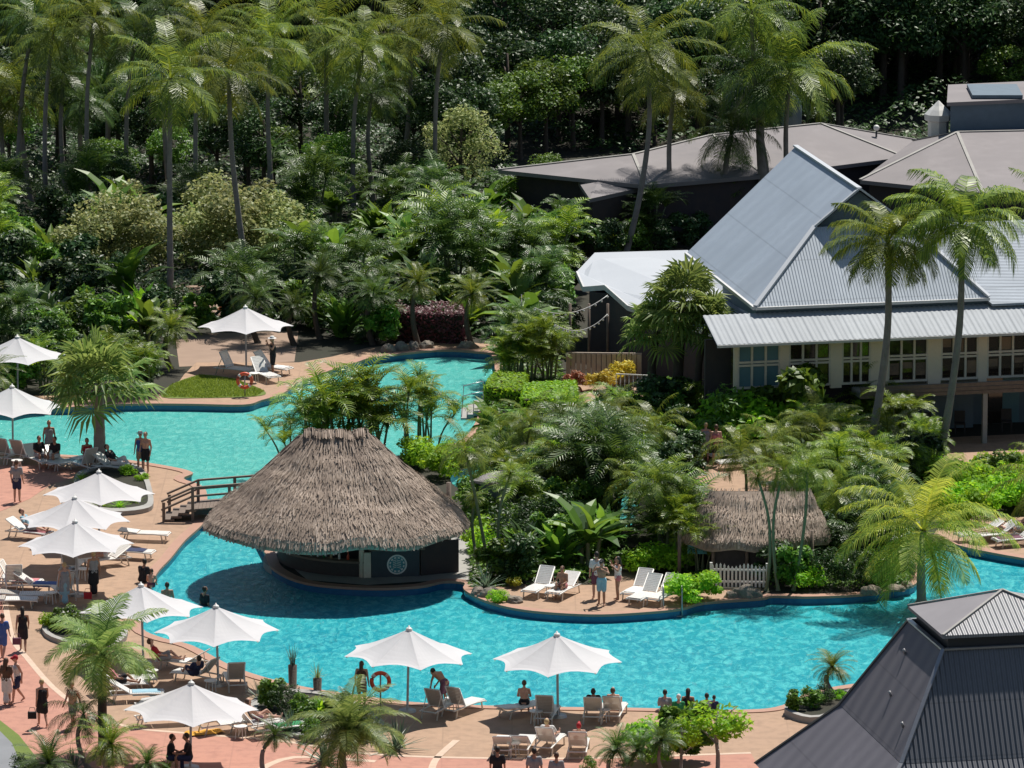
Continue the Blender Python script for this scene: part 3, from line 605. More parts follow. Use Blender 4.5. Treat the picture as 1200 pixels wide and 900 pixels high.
# px,py of the feet / seat; z; facing; pose; skin; [(garment, colour)]; hair; label
PE = [
 (20, 589, 0, 75, 'stand', 'skin', [('shirt', 'cgrey'), ('shorts', 'navy')], ('hair', 'brown'), 'person in grey shirt and dark shorts standing alone on the pink walkway', 1.0),
 (27, 764, 0, 95, 'walk', 'skin2', [('dress', 'black')], ('longhair', 'hair'), 'person in a short dark dress walking away with long dark hair', .96),
 (3, 773, 0, 80, 'walk', 'skin', [('shirt', 'cblue'), ('shorts', 'cblue')], ('hair', 'brown'), 'person in a bright blue shirt at the left edge', .98),
 (8, 827, 0, 60, 'stand', 'skin2', [('shirt', 'brown'), ('skirt', 'cwhite')], ('longhair', 'brown'), 'person in a long white skirt beside the one in a red cap', .98),
 (21, 824, 0, 200, 'walk', 'skin', [('tank', 'cwhite'), ('shorts', 'navy')], ('cap', 'red'), 'person in a red cap, white top and navy shorts', 1.0),
 (50, 852, 0, 110, 'walk', 'skin', [('dress', 'black')], ('hair', 'blond'), 'person with blond hair and a black dress carrying a bag on the pink walkway', .97),
 (86, 854, 0, 240, 'walk', 'skin', [('tank', 'ctan'), ('shorts', 'cgrey')], ('hair', 'blond'), 'person half hidden behind the small palm at bottom left', .97),
 (165, 553, 0, 260, 'stand', 'skin', [('tank', 'cblue'), ('shorts', 'ctan')], ('hat', 'cwhite'), 'person in blue top and hat standing at the upper pool edge', .97),
 (171, 555, 0, 250, 'stand', 'skin', [('shorts', 'black')], ('hair', 'brown'), 'bare chested person in black shorts at the upper pool edge', 1.0),
 (58, 541, 0, 280, 'stand', 'skin2', [('tank', 'cgrey'), ('skirt', 'cgrey')], ('hair', 'blond'), 'person in a long grey dress standing between two seated people in black', 1.0),
 (520, 830, 0, 140, 'bend', 'skin2', [('shorts', 'cpurple')], ('hair', 'hair'), 'bare chested person bending beside the taupe loungers', 1.0),
 (424, 829, 0, 80, 'stand', 'skin', [('tank', 'brown'), ('shorts', 'ctan')], ('longhair', 'brown'), 'person with long brown hair left of the lifebuoy', .95),
 (705, 710, 0, 255, 'armup', 'skin2', [('shorts', 'skyblue')], ('cap', 'black'), 'person in pale blue swim shorts on the island terrace', 1.02),
 (699, 702, 0, 100, 'stand', 'skin', [('shirt', 'cwhite'), ('shorts', 'cpurple')], ('hair', 'hair'), 'person in a white shirt behind the one in pale blue shorts', 1.04),
 (724, 704, 0, 200, 'armup', 'skin2', [('tank', 'cwhite'), ('brief', 'cpink')], ('longhair', 'hair'), 'person in white top and pink shorts on the island terrace', .97),
 (513, 655, 0, 100, 'stand', 'skin2', [('shorts', 'black'), ('shirt', 'cwhite')], ('hair', 'hair'), 'person whose legs show behind the thatched bar', 1.0),
 (839, 546, 0, 90, 'stand', 'skin', [('tank', 'cpink'), ('shorts', 'black')], ('hair', 'brown'), 'person in pink top and black shorts beside the dark pillar', 1.0),
 (827, 541, 0, 90, 'walk', 'skin', [('tank', 'cgrey'), ('shorts', 'cgrey')], ('hair', 'blond'), 'person in pale grey on the garden terrace', .95),
 (320, 442, 0, 200, 'armup', 'skin2', [('tank', 'black'), ('shorts', 'black')], ('hat', 'cwhite'), 'person in black standing under the far parasol', 1.05),
 (134, 555, 0, 330, 'lounge', 'skin', [('shirt', 'black'), ('trousers', 'cwhite')], ('hair', 'hair'), 'person in a black top sitting on a lounger right of the palm trunk', 1.0),
 (45, 546, 0, 300, 'sit', 'skin2', [('shirt', 'black'), ('shorts', 'cgrey')], ('hair', 'hair'), 'person in black shirt sitting left of the grey dress', 1.0),
 (66, 547, 0, 240, 'sit', 'skin2', [('shirt', 'black'), ('shorts', 'cwhite')], ('hair', 'hair'), 'person in black shirt sitting right of the grey dress', 1.0),
 (102, 548, 0, 280, 'sit', 'skin2', [('tank', 'red')], ('hair', 'brown'), 'person in a red swimsuit sitting left of the palm trunk', .98),
 (35, 632, 0, 335, 'lounge', 'skin', [('shorts', 'cgrey'), ('shirt', 'skyblue')], ('hair', 'brown'), 'person reclining left of the stacked parasols', 1.0),
 (123, 664, 0, 210, 'sit', 'skin', [('brief', 'cwhite'), ('tank', 'cpink')], ('longhair', 'blond'), 'person in a pink swimsuit sitting under the trio of parasols', 1.0),
 (110, 699, 0, 110, 'stand', 'skin2', [('tank', 'cgrey'), ('skirt', 'black')], ('hair', 'blond'), 'person in grey and black walking past the loungers with a red bag', 1.0),
 (76, 710, 0, 110, 'stand', 'skin', [('dress', 'cgrey'), ('skirt', 'skyblue')], ('hair', 'blond'), 'fair haired person in a long pale dress beside the planter', .95),
 (167, 684, 0, 60, 'squat', 'skin2', [('shirt', 'black'), ('shorts', 'black')], ('hair', 'hair'), 'person in black crouching at the pool edge', 1.0),
 (177, 690, 0, 80, 'squat', 'skin', [('brief', 'cpurple')], ('hair', 'brown'), 'person sitting low beside the one in black at the pool edge', .8),
 (196, 704, -1.05, 100, 'stand', 'skin2', [('shorts', 'black')], ('hair', 'hair'), 'bather standing in the water by the pool edge', 1.0),
 (240, 700, -1.35, 40, 'stand', 'skin2', [('shirt', 'black')], ('hair', 'hair'), 'swimmer in dark top in the shade of the thatched bar', 1.0),
 (188, 786, 0, 10, 'lounge', 'skin', [('shirt', 'red'), ('shorts', 'cgrey')], ('hair', 'brown'), 'person in a red shirt reclining below the parasols', 1.0),
 (137, 812, 0, 0, 'lounge', 'skin2', [('tank', 'cpink'), ('shorts', 'black')], ('hair', 'blond'), 'person in pink sitting on a lounger behind the spiky palm trunk', .95),
 (228, 804, 0, 120, 'lounge', 'skin', [('shirt', 'navy'), ('shorts', 'navy')], ('hair', 'hair'), 'person in navy reclining in the parasol shade', 1.0),
 (199, 904, 0, 0, 'sit', 'skin2', [('shirt', 'black'), ('trousers', 'navy')], ('hair', 'hair'), 'seated person in dark clothes, left of the pair under the big parasol', 1.0),
 (222, 905, 0, 180, 'sit', 'skin2', [('shirt', 'black'), ('shorts', 'navy')], ('hair', 'hair'), 'seated person in dark clothes, right of the pair under the big parasol', 1.05),
 (614, 838, 0, 85, 'sit', 'skin', [('brief', 'black')], ('hair', 'brown'), 'bather sitting on the flat lounger seen from behind', .95),
 (696, 843, 0, 85, 'lounge', 'skin2', [('shirt', 'black'), ('shorts', 'black')], ('hair', 'hair'), 'sunbather with dark hair on the left of two pale loungers', 1.0),
 (720, 842, 0, 80, 'lounge', 'skin', [('brief', 'cwhite')], ('hair', 'brown'), 'sunbather with brown hair on the right of two pale loungers', 1.0),
 (644, 879, 0, 74, 'lounge', 'skin', [('shirt', 'cwhite')], ('hair', 'blond'), 'blond sunbather in white in the front row of loungers', 1.0),
 (679, 884, 0, 86, 'lounge', 'skin', [('tank', 'cwhite')], ('cap', 'red'), 'sunbather in a red hat on the striped lounger', 1.0),
 (583, 934, 0, 90, 'stand', 'skin2', [('shirt', 'black')], ('hair', 'hair'), 'person in black at the bottom edge, leftmost of three heads', .98), (626, 937, 0, 90, 'stand', 'skin2', [('shirt', 'cgrey')], ('hair', 'hair'), 'person in grey at the bottom edge, middle of three heads', 1.0), (652, 941, 0, 90, 'stand', 'skin2', [('shirt', 'cgrey')], ('hair', 'brown'), 'person at the bottom edge, rightmost of three heads', .98),
 (779, 834, -.46, 85, 'sit', 'skin', [('shirt', 'cgrey'), ('shorts', 'cgrey')], ('hair', 'hair'), 'person in pale grey shirt behind the leafy bushes by the pool', .95),
 (795, 836, -.5, 85, 'sit', 'skin', [('shirt', 'cgreen'), ('shorts', 'black')], ('cap', 'cwhite'), 'person in a green shirt and white cap behind the leafy bushes', .9),
 (806, 834, -.44, 85, 'sit', 'skin2', [('tank', 'black'), ('shorts', 'black')], ('longhair', 'hair'), 'person in black with very long dark hair behind the leafy bushes', .97),
 (828, 836, -.46, 85, 'sit', 'skin2', [('shirt', 'cgrey'), ('shorts', 'black')], ('hair', 'hair'), 'person right of the long haired one, behind the small tree', .9), (836, 836, -.3, 70, 'sit', 'skin', [('shirt', 'navy'), ('shorts', 'black')], ('hair', 'hair'), 'small person in navy behind the round small tree', .72),
 (660, 700, 0, 245, 'sit', 'skin2', [('brief', 'cpink')], ('hair', 'brown'), 'sunbather in pink sitting on the island lounger', .95),
 (1166, 634, 0, 200, 'lie', 'skin', [('brief', 'cpink')], ('hair', 'brown'), 'sunbather lying on the right bank, left one', 1.0), (1182, 627, 0, 200, 'lie', 'skin', [('brief', 'cpurple')], ('hair', 'hair'), 'sunbather lying on the right bank, furthest one', 1.0),
 (302, 857, 0, 28, 'lounge', 'skin', [('brief', 'cpurple')], ('hair', 'brown'), 'sunbather on the cream lounger right of the yellow towel', 1.0),
]
for px, py, z, hd, pose, sk, cl, hr, lab, sc_ in PE:
    p = at(px, py, 0); p.z = z + .02
    parts = [('body', bodymesh(pose), sk), ('face', eyesmesh(pose), None)] + [(k, clothmesh(pose, k), c) for k, c in cl] + [('hair' if 'hair' in hr[0] else hr[0], clothmesh(pose, hr[0]), hr[1])]
    if hr[0] in ('cap', 'hat'): pass
    r = place('person', parts, p, lab, 'person', None, R(hd), sc_)
# carried bags
for px, py, z, col, lab in [(38, 838, .62, 'black', 'small black bag carried by the blond person in black'), (103, 697, .35, 'red', 'red bag beside the person in grey and black'), (20, 750, .85, 'cpurple', 'brown shoulder bag of the person in a dark dress')]:
    mb = MB().box((0, 0, 0), (.3, .12, .24)).tube([(-.12, 0, .12), (-.08, 0, .27), (.08, 0, .27), (.12, 0, .12)], .012, 6)
    me = mb.mesh('bag', M[col]); o = put('bag', me, None, at(px, py+z*33, 0)+Vector((0, 0, z))); tag(o, lab, 'bag')

def table_parts():
    t_ = MB().tube([(0, 0, .42), (0, 0, .45)], .24, 14); l = MB()
    for k in range(4):
        a = k*PI/2+.4; l.tube([(math.cos(a)*.2, math.sin(a)*.2, 0), (math.cos(a)*.15, math.sin(a)*.15, .42)], .018, 6)
    return [('table_top', t_.mesh('table_top', M['plastic'])), ('legs', l.mesh('legs', M['plastic']))]
TP = table_parts()
for px, py, lab in [(529, 833, 'small round white table between the two taupe backed loungers'), (628, 848, 'small round white table left of the empty shade toned lounger'), (708, 846, 'small round white table between the occupied pale loungers'), (602, 886, 'small round white table in the front row of loungers'), (645, 700, 'small round white table between the island terrace loungers'), (98, 680, 'small round white table under the parasol trio'), (247, 812, 'small round white table below the pool bend parasol'), (178, 800, 'small round white table by the person in red'), (20, 552, 'small round white table by the left edge loungers'), (282, 866, 'small round white table by the cream lounger'), (60, 708, 'small round white table near the shaded loungers'), (298, 449, 'small round white table between the far bank loungers')]:
    place('side_table', TP, at(px, py)+Vector((0, 0, .02)), lab, 'table', 'small round tables by the loungers', 0)
tw = [(-.02, 'cpink', 35, 632, 335), (0, 'cblue', 45, 694, 350), (0, 'cwhite', 150, 805, 10), (0, 'skyblue', 160, 822, 5), (0, 'cpink', 20, 690, 350), (0, 'cwhite', 318, 438, 330), (0, 'cgreen', 328, 862, 25), (0, 'cwhite', 590, 882, 86), (0, 'skyblue', 98, 552, 130), (0, 'cpurple', 1192, 640, 200), (0, 'cwhite', 748, 700, 245)]
nm_ = {'cpink': 'pink', 'cblue': 'blue', 'cwhite': 'white', 'skyblue': 'pale blue', 'cgreen': 'green', 'cpurple': 'purple'}
wh = ['left of the parasol trio', 'in the shade left of the trio', 'right of the spiky palm trunk', 'near the big parasol', 'at the left edge', 'on the far bank', 'behind the bottom palm', 'in the front row', 'left of the fan palm', 'on the right bank', 'near the pool ladder']
for (z0, col, px, py, hd), w_ in zip(tw, wh):
    mb = MB(); nx, ny = 14, 8
    for i in range(nx+1):
        for j in range(ny+1):
            x = (i/nx-.5)*1.0+.35; y = (j/ny-.5)*.6; mb.v.append((x, y, .385+.012*noise.noise((x*6, y*6, px)) - (.12*(abs(y)-.27)/.03 if abs(y) > .27 else 0)))
    for i in range(nx):
        for j in range(ny): mb.f.append((i*(ny+1)+j, (i+1)*(ny+1)+j, (i+1)*(ny+1)+j+1, i*(ny+1)+j+1))
    place('towel', [('towel', mb.mesh('towel', M[col], True))], at(px, py)+Vector((0, 0, .012)), nm_[col]+' towel on a lounger '+w_, 'towel', None, R(hd))
# ------------------------------------------------------------------ thatched bar
def thatch(parent, cx, cy, ze, zr, rx, ry, ridge, rdx, name='thatch', seed=1, wob=.12, lay=34, per=640, rim=True, ridx=0, powr=.92):
    """hip-coned straw roof: underlay shell plus layers of straw bundles laid down the slope"""
    rr = random.Random(seed)
    def P(a, t, lift=0):   # t 0 ridge .. 1 eave
        ca, sa = math.cos(a), math.sin(a)
        ex, ey = cx + rx*ca*(1+wob*.25*math.sin(3*a+seed)), cy + ry*sa
        tx, ty = cx + rdx + ridge*max(-1, min(1, ca*1.25)), cy + ridx
        z = zr + (ze-zr)*t**powr + .22*noise.noise((math.cos(a)*2, math.sin(a)*2, t*4+seed))*min(1, t*4)
        return Vector((tx+(ex-tx)*t, ty+(ey-ty)*t, z+lift))
    sh = MB(); n = 64; m_ = 14
    for i in range(m_+1):
        for k in range(n): sh.v.append(tuple(P(2*PI*k/n, max(.012, i/m_), -.06)))
    for i in range(m_):
        for k in range(n): sh.f.append((i*n+k, i*n+(k+1) % n, (i+1)*n+(k+1) % n, (i+1)*n+k))
    for k in range(n): sh.v.append(tuple(P(2*PI*k/n, 1, -.36)*.985 + Vector((cx, cy, 0))*.015))
    for k in range(n): sh.f.append((m_*n+k, m_*n+(k+1) % n, (m_+1)*n+(k+1) % n, (m_+1)*n+k))
    s = MB()
    for i in range(lay):
        t0 = i/lay
        cnt = int(per*(.25+.75*t0))
        for k in range(cnt):
            a = 2*PI*(k+rr.random())/cnt; t = max(.0, t0+rr.uniform(-.02, .02)); L = 1.9/lay*rr.uniform(.6, 1.6)
            ph = .07 if (i % 5) == 4 else 0; p0 = P(a, t, rr.uniform(.0, .045)+ph); p1 = P(a+rr.uniform(-.025, .025), min(1.03, t+L), rr.uniform(.0, .05)+ph - (.10 if t+L > 1 else 0))
            d = p1-p0
            sd_ = d.cross(Vector((0, 0, 1))).normalized()*rr.uniform(.010, .027)
            s.add([p0-sd_*.6, p0+sd_*.6, p1+sd_, p1-sd_*rr.uniform(.2, 1)], [(0, 1, 2, 3)])
    if rim:
        for k in range(per*3):
            a = 2*PI*rr.random(); p0 = P(a, .985, rr.uniform(-.12, .05)); p1 = P(a, rr.uniform(.995, 1.03), rr.uniform(-.3, -.12)); sd_ = Vector((-math.sin(a), math.cos(a), 0))*rr.uniform(.02, .05)
            s.add([p0-sd_, p0+sd_, p1+sd_*.6, p1-sd_], [(0, 1, 2, 3)])
    a_ = sh.build('thatch_base', 'straw', parent)
    b_ = s.build(name, 'straw', parent, recalc=False)
    return P
hc = at(394, 608, 2.2); hx, hy = hc.x, hc.y
bc = at(430, 662, WL); bx, by = bc.x, bc.y
bar = empty('thatched_bar', (hx, hy, 0), 'round swim up bar under a big grey brown thatched roof standing in the pool', 'bar')
P = thatch(bar, hx, hy, 2.3, 5.72, 5.02, 5.0, 1.1, .02, seed=3, powr=.94)
mb = MB(); rr = random.Random(5)
for k in range(420):      # ridge tuft
    x = hx + rr.uniform(-1.2, 1.25); z = 5.70 + .12*noise.noise((x*2, 0, 0)) ; a = rr.uniform(-1, 1); y0 = hy+rr.uniform(-.1, .1)
    mb.add([(x-.02, y0, z+.02), (x+.02, y0, z+.02), (x+.04+rr.uniform(-.05, .05), y0+a*.55, z-.16-rr.random()*.12), (x-.0, y0+a*.55, z-.2)], [(0, 1, 2, 3)])
mb.build('ridge_cap', 'straw', bar, recalc=False)
def arcwall(mb, cx, cy, r, a0, a1, z0, z1, th=.12, n=40):
    for i in range(n):
        A, B = R(a0+(a1-a0)*i/n), R(a0+(a1-a0)*(i+1)/n)
        p = [(cx+q*math.cos(w_), cy+q*math.sin(w_)) for q, w_ in ((r, A), (r, B), (r-th, B), (r-th, A))]
        vs = [(x, y, z0) for x, y in p]+[(x, y, z1) for x, y in p]
        mb.add(vs, [(3, 2, 1, 0), (4, 5, 6, 7), (0, 1, 5, 4), (1, 2, 6, 5), (2, 3, 7, 6), (3, 0, 4, 7)])
    return mb
arcwall(MB(), bx, by, 4.05, 165, 275, -.5, -.02, 1.2).build('kerb', 'concrete', bar)
arcwall(MB(), bx, by, 3.5, 170, 272, .02, .55, .16).build('counter', 'darkwood', bar)
arcwall(MB(), bx, by, 3.62, 170, 272, .56, .64, .5).build('counter_top', 'wood', bar)
arcwall(MB(), bx+.4, by+.3, 2.0, 150, 390, .02, 2.5, .1).build('back_wall', 'darkwall', bar)
M['barblue'] = surf('slate blue panel', (.055, .075, .095), .7)
a0 = Vector((bx+.25, by-3.55, 0)); a1 = Vector((bx+2.1, by-3.3, 0)); a2 = Vector((bx+3.6, by-2.6, 0))
mb = MB(); mb.bar(a0+Vector((0, 0, .35)), a1+Vector((0, 0, .35)), .1, 1.5); mb.build('sign_panel', 'barblue', bar)
mb = MB(); mb.bar(a1+Vector((.05, .05, .45)), a2+Vector((0, 0, .45)), .1, 1.7); mb.build('side_panel', 'darkwall', bar)
MB().bar(a0+Vector((-.1, -.08, 1.14)), a1+Vector((.2, -.08, 1.14)), .45, .07).build('sign_counter', 'wood', bar)
MB().box((bx+.1, by-3.6, .45), (.28, .12, 1.1)).build('pale_panel', 'creamtrim', bar)
for k, (ax, r_) in enumerate([(176, 3.3), (200, 3.4), (268, 3.55), (305, 3.6), (330, 3.6), (20, 3.4), (140, 3.3)]):
    MB().tube([(bx+r_*math.cos(R(ax)), by+r_*math.sin(R(ax)), -.1), (bx+r_*math.cos(R(ax)), by+r_*math.sin(R(ax)), 2.75)], .1, 10).build('column', 'creamtrim' if k in (0, 2, 3) else 'wood', bar, True)
for k in range(24):
    a = 2*PI*k/24
    MB().bar((hx+4.9*math.cos(a), hy+4.8*math.sin(a), 2.2), (hx+1.4*math.cos(a), hy, 5.45), .09, .12).build('rafter', 'wood', bar)
# round white emblem on the slate panel
nrm = (a1-a0).cross(Vector((0, 0, 1))).normalized(); ex = (a1-a0).normalized(); cs = (a0+a1)/2+nrm*.056+Vector((.06, 0, .5))
def disc(mb, c, r0, r1, z, n=28, a0_=0, a1_=360):
    for i in range(n):
        A, B = R(a0_+(a1_-a0_)*i/n), R(a0_+(a1_-a0_)*(i+1)/n)
        mb.add([c+nrm*z+(ex*math.cos(q)+Vector((0, 0, 1))*math.sin(q))*r_ for q, r_ in ((A, r0), (B, r0), (B, r1), (A, r1))], [(0, 1, 2, 3)])
mb = MB(); disc(mb, cs, .0, .39, 0); mb.build('emblem_disc', 'tealsign', bar, recalc=False)
mb = MB(); disc(mb, cs, .33, .39, .012)
for k in range(12): disc(mb, cs, .24, .30, .012, 3, k*30+6, k*30+24)
for q in range(-2, 3):
    mb.bar(cs+nrm*.014+ex*(-.16)+Vector((0, 0, q*.07)), cs+nrm*.014+ex*(-.02)+Vector((0, 0, q*.07+.05)), .008, .022); mb.bar(cs+nrm*.014+ex*.0+Vector((0, 0, q*.07+.04)), cs+nrm*.014+ex*.16+Vector((0, 0, q*.07-.01)), .008, .022)
mb.build('emblem_mark', 'white', bar)
for k in range(26):     # bottles and glasses on the counter
    a = R(186+k*3.2+rnd.uniform(-1, 1)); r_ = 3.3 if k % 2 else 2.2; zz = .642 if k % 2 else 1.2
    if not k % 2: a = R(190+k*3)
    mb = MB().tube([(0, 0, 0), (0, 0, .17), (0, 0, .21), (0, 0, .30)], [.045, .045, .018, .018], 8)
    o = put('bottle', mb.mesh('bottle', M[['glass', 'cwhite', 'cgreen', 'orange', 'ctan'][k % 5]], True), None, (bx+r_*math.cos(a), by+r_*math.sin(a), zz)); tag(o, 'small bottle standing on a counter inside the thatched bar', 'bottle', 'bottles in the thatched bar')
for a0_, zz in ((188, 1.16),):
    arcwall(MB(), bx, by, 2.4, 185, 275, 1.13, 1.19, .4).build('bottle_shelf', 'wood', bar)

# small thatched hut
s1 = at(790, 637, 1.5); s2 = at(962, 637, 1.5); cx2, cy2 = (s1.x+s2.x)/2, (s1.y+s2.y)/2+2.1
hut = empty('thatched_hut', (cx2, cy2, 0), 'low hut with shaggy pale thatch behind the white picket fence', 'hut')
thatch(hut, cx2+.3, cy2, 1.55, 3.2, 2.85, 2.3, 1.9, .3, seed=9, wob=.3, lay=20, per=380)
for dx in (-2.6, -1.3, 0, 1.3, 2.5):
    for dy in (-1.6, 1.5): MB().tube([(cx2+dx, cy2+dy, 0), (cx2+dx, cy2+dy, 1.9)], .07, 8).build('post', 'wood', hut, True)
MB().box((cx2, cy2+1.2, 1.0), (4.6, .1, 2.0)).build('back_wall', 'darkwall', hut)
MB().box((cx2+.4, cy2-1.2, .55), (3.4, .5, 1.1)).build('counter', 'darkwood', hut)
MB().box((cx2-1.9, cy2-1.0, 1.3), (.75, .05, .9)).build('poster', 'tealsign', hut)
# ragged thatch umbrella left of it
q = at(790, 650, 0); th2 = empty('thatched_shelter', (q.x, q.y, 0), 'small ragged thatched shade left of the low hut', 'shade')
thatch(th2, q.x, q.y+.6, 2.0, 2.9, 1.3, 1.2, .2, 0, seed=4, lay=12, per=200)
MB().tube([(q.x, q.y+.6, 0), (q.x, q.y+.6, 2.8)], .07, 8).build('post', 'wood', th2, True)

# picket fence
f0 = at(835, 689, 0); f1 = at(897, 690, 0); fn = empty('picket_fence', (f0.x, f0.y, 0), 'white picket fence in front of the low thatched hut', 'fence')
L = (f1-f0).length; d = (f1-f0)/L; k = 0
while k*.15 < L:
    p = f0+d*k*.15; h = .86+.06*math.sin(k*.9)
    mb = MB(); w_ = .04; mb.slab([p+Vector((-w_, -.03, .06)), p+Vector((w_, -.03, .06)), p+Vector((w_, -.03, h)), p+Vector((0, -.03, h+.08)), p+Vector((-w_, -.03, h))], 0)
    mb = MB(); pts = [(-w_, .06), (w_, .06), (w_, h), (0, h+.08), (-w_, h)]
    mb.add([(p.x+a, p.y-.03, b) for a, b in pts]+[(p.x+a, p.y-.005, b) for a, b in pts], [(0, 1, 2, 3, 4), (9, 8, 7, 6, 5)]+[(i, (i+1) % 5, 5+(i+1) % 5, 5+i) for i in range(5)])
    mb.build('picket', 'white', fn); k += 1
for z in (.25, .72): MB().bar(f0+Vector((0, .02, z)), f1+Vector((0, .02, z)), .03, .08).build('rail', 'white', fn)
for p in (f0-d*.06, f1+d*.06): MB().box((p.x, p.y, .5), (.1, .1, 1.0)).build('post', 'white', fn)
def rock(px, py, sx, sy, sz, lab, seed):
    mb = MB(); n = 12
    mb.sphere((0, 0, 0), 1, n); mb.v = [tuple(Vector((x*sx, y*sy, max(-.1, z)*sz))*(1+.28*noise.noise((x*1.7+seed, y*1.7, z*1.7)) + .08*noise.noise((x*6, y*6, z*6+seed)))) for x, y, z in mb.v]
    o = put('rock', mb.mesh('rock', M['rock']), None, at(px, py)+Vector((0, 0, .03))); tag(o, lab, 'rock', None)
rock(875, 700, .62, .4, .42, 'long grey boulder below the picket fence', 1); rock(858, 701, .3, .28, .25, 'smaller boulder left of the long one below the picket fence', 2)
for i, (px, py) in enumerate([(470, 411), (485, 409), (500, 408), (455, 413), (548, 408), (1050, 692), (1020, 696), (575, 700), (560, 697), (590, 703), (603, 706), (1062, 688)]):
    rock(px, py, rnd.uniform(.2, .5), .3, rnd.uniform(.2, .4), ['grey edging rock at the far bank of the upper pool', 'grey edging rock beside the island garden'][i > 4], i+4)
    C.objects[-1]['group'] = ['rocks on the far bank', 'rocks round the garden'][i > 4]

# pool ladder
q = at(788, 712); ld = empty('pool_ladder', (q.x, q.y, 0), 'steel pool ladder rail beside the loungers on the island terrace', 'ladder')
for s in (-.35, .35):
    MB().tube([q+Vector((s, .5, 0)), q+Vector((s, .45, .8)), q+Vector((s, .1, .95)), q+Vector((s, -.25, .7)), q+Vector((s, -.35, -.6))], .03, 8).build('handrail', 'pole', ld, True)
for z in (-.5, -.25): MB().bar(q+Vector((-.35, -.33, z)), q+Vector((.35, -.33, z)), .12, .03).build('tread', 'pole', ld)
q = at(562, 476); ld = empty('pool_steps', (q.x, q.y, 0), 'pale steps with a thin handrail entering the upper pool by the hedge', 'steps')
for i in range(4): MB().box((q.x-.1-.28*i, q.y-.3, -.02-.16*i), (.28, 2.4, .22)).build('step', 'concrete', ld)
for s in (-1.2, 1.1): MB().tube([q+Vector((.2, s, 0)), q+Vector((.15, s, .9)), q+Vector((-.7, s, .7)), q+Vector((-.8, s, -.5))], .025, 6).build('handrail', 'pole', ld, True)

# lifebuoys
for px, py, gz, lab in [(446, 832, 1.05, 'orange lifebuoy on a pole between the lower pool and the bottom palm'), (287, 465, .75, 'orange and white lifebuoy on a low pole on the small lawn')]:
    q = at(px, py); lb = empty('lifebuoy_stand', (q.x, q.y, 0), lab, 'lifebuoy stand')
    MB().tube([q, q+Vector((0, 0, gz+.35))], .03, 8).build('pole', 'pole', lb, True)
    def torus(mb, c, Rr, r, a0_, a1_, n=10):
        pts = [c+Vector((math.cos(R(a))*Rr, -.08, math.sin(R(a))*Rr)) for a in [a0_+(a1_-a0_)*i/n for i in range(n+1)]]; mb.tube(pts, r, 8)
    c = q+Vector((0, 0, gz)); b_ = MB(); torus(b_, c, .31, .075, 0, 360, 36); rg = b_.build('ring', 'orange', lb, True)
    for a in (45, 135, 225, 315):
        w_ = MB(); torus(w_, c, .31, .079, a-9, a+9, 4); w_.build('band', 'cwhite', rg, True)

# bridge with timber rails and steps
q = at(190, 612); br = empty('timber_bridge', (q.x, q.y, 0), 'timber footbridge with handrails and steps leading to the thatched bar', 'bridge')
A = at(192, 612); B = at(226, 611); Cc = at(312, 604); back = Vector((.15, 1.5, 0))
dz = .5
for i in range(4):
    p = A.lerp(B, (i+.5)/4); mb = MB().box(p+back*.5+Vector((0, 0, dz*(i+1)/4-.05)), (.42, 1.6, .1)); mb.build('step', 'wood', br)
    MB().box(p+back*.5+Vector((-.17, 0, dz*(i+1)/4-.13)), (.05, 1.55, .08)).build('riser', 'darkwood', br)
n = 20
for i in range(n):
    p = B.lerp(Cc, (i+.5)/n); MB().box(p+back*.5+Vector((0, 0, dz)), (.135, 1.7, .05)).build('plank', 'wood', br)
for off in (Vector((0, 0, 0)), back):
    MB().bar(B+off+Vector((0, 0, dz-.14)), Cc+off+Vector((0, 0, dz-.14)), .08, .2).build('beam', 'darkwood', br)
    tops = [A+off+Vector((-.1, 0, .85)), B+off+Vector((0, 0, dz+.88)), Cc+off+Vector((0, 0, dz+.88))]
    for i, p in enumerate([A, B, B.lerp(Cc, .5), Cc]):
        hh = .8 if i == 0 else dz+.85
        MB().box((p.x+off.x, p.y+off.y, hh/2-.2*(i > 1)), (.12, .12, hh+.4*(i > 1))).build('post', 'wood', br)
    for dzz in (0, -.35):
        MB().bar(tops[0]+Vector((0, 0, dzz)), tops[1]+Vector((0, 0, dzz)), .12, .07).build('handrail', 'wood', br)
        MB().bar(tops[1]+Vector((0, 0, dzz)), tops[2]+Vector((0, 0, dzz)), .12, .07).build('handrail', 'wood', br)

# ------------------------------------------------------------------ main building (right)
P0 = at(832, 529); P1 = at(1200, 512); U = (P1-P0).normalized(); V = Vector((-U.y, U.x, 0))
def W(u, v, z): return P0 + U*u + V*v + Vector((0, 0, z))
def uof(px, v=0):      # u where the pixel column meets the facade line
    d = ray(px, 470); d2 = Vector((d.x, d.y)); o = P0+V*v
    # solve o + U u = s d2
    det = U.x*(-d2.y) - (-d2.x)*U.y
    return ((-o.x)*(-d2.y) - (-d2.x)*(-o.y))/det
mbld = empty('resort_building', tuple(P0), 'cream pavilion with blue grey ribbed metal roofs and a band of windows above the garden', 'building')
rzU = math.atan2(U.y, U.x)
UE = uof(1330)
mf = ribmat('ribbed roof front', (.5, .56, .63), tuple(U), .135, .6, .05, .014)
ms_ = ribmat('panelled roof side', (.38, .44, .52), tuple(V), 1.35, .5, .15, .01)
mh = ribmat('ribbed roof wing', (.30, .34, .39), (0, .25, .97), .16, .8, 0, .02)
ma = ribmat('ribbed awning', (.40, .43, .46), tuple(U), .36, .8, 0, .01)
def wallx(name, u0, u1, z0, z1, v, mat, th=.12, parent=None):
    return MB().box(W((u0+u1)/2, v, (z0+z1)/2), (u1-u0, th, z1-z0), rzU).build(name, mat, parent or mbld)
u0 = 0
ZF, ZS, ZT = 2.45, 2.95, 4.75          # floor slab, sill line, head of wall
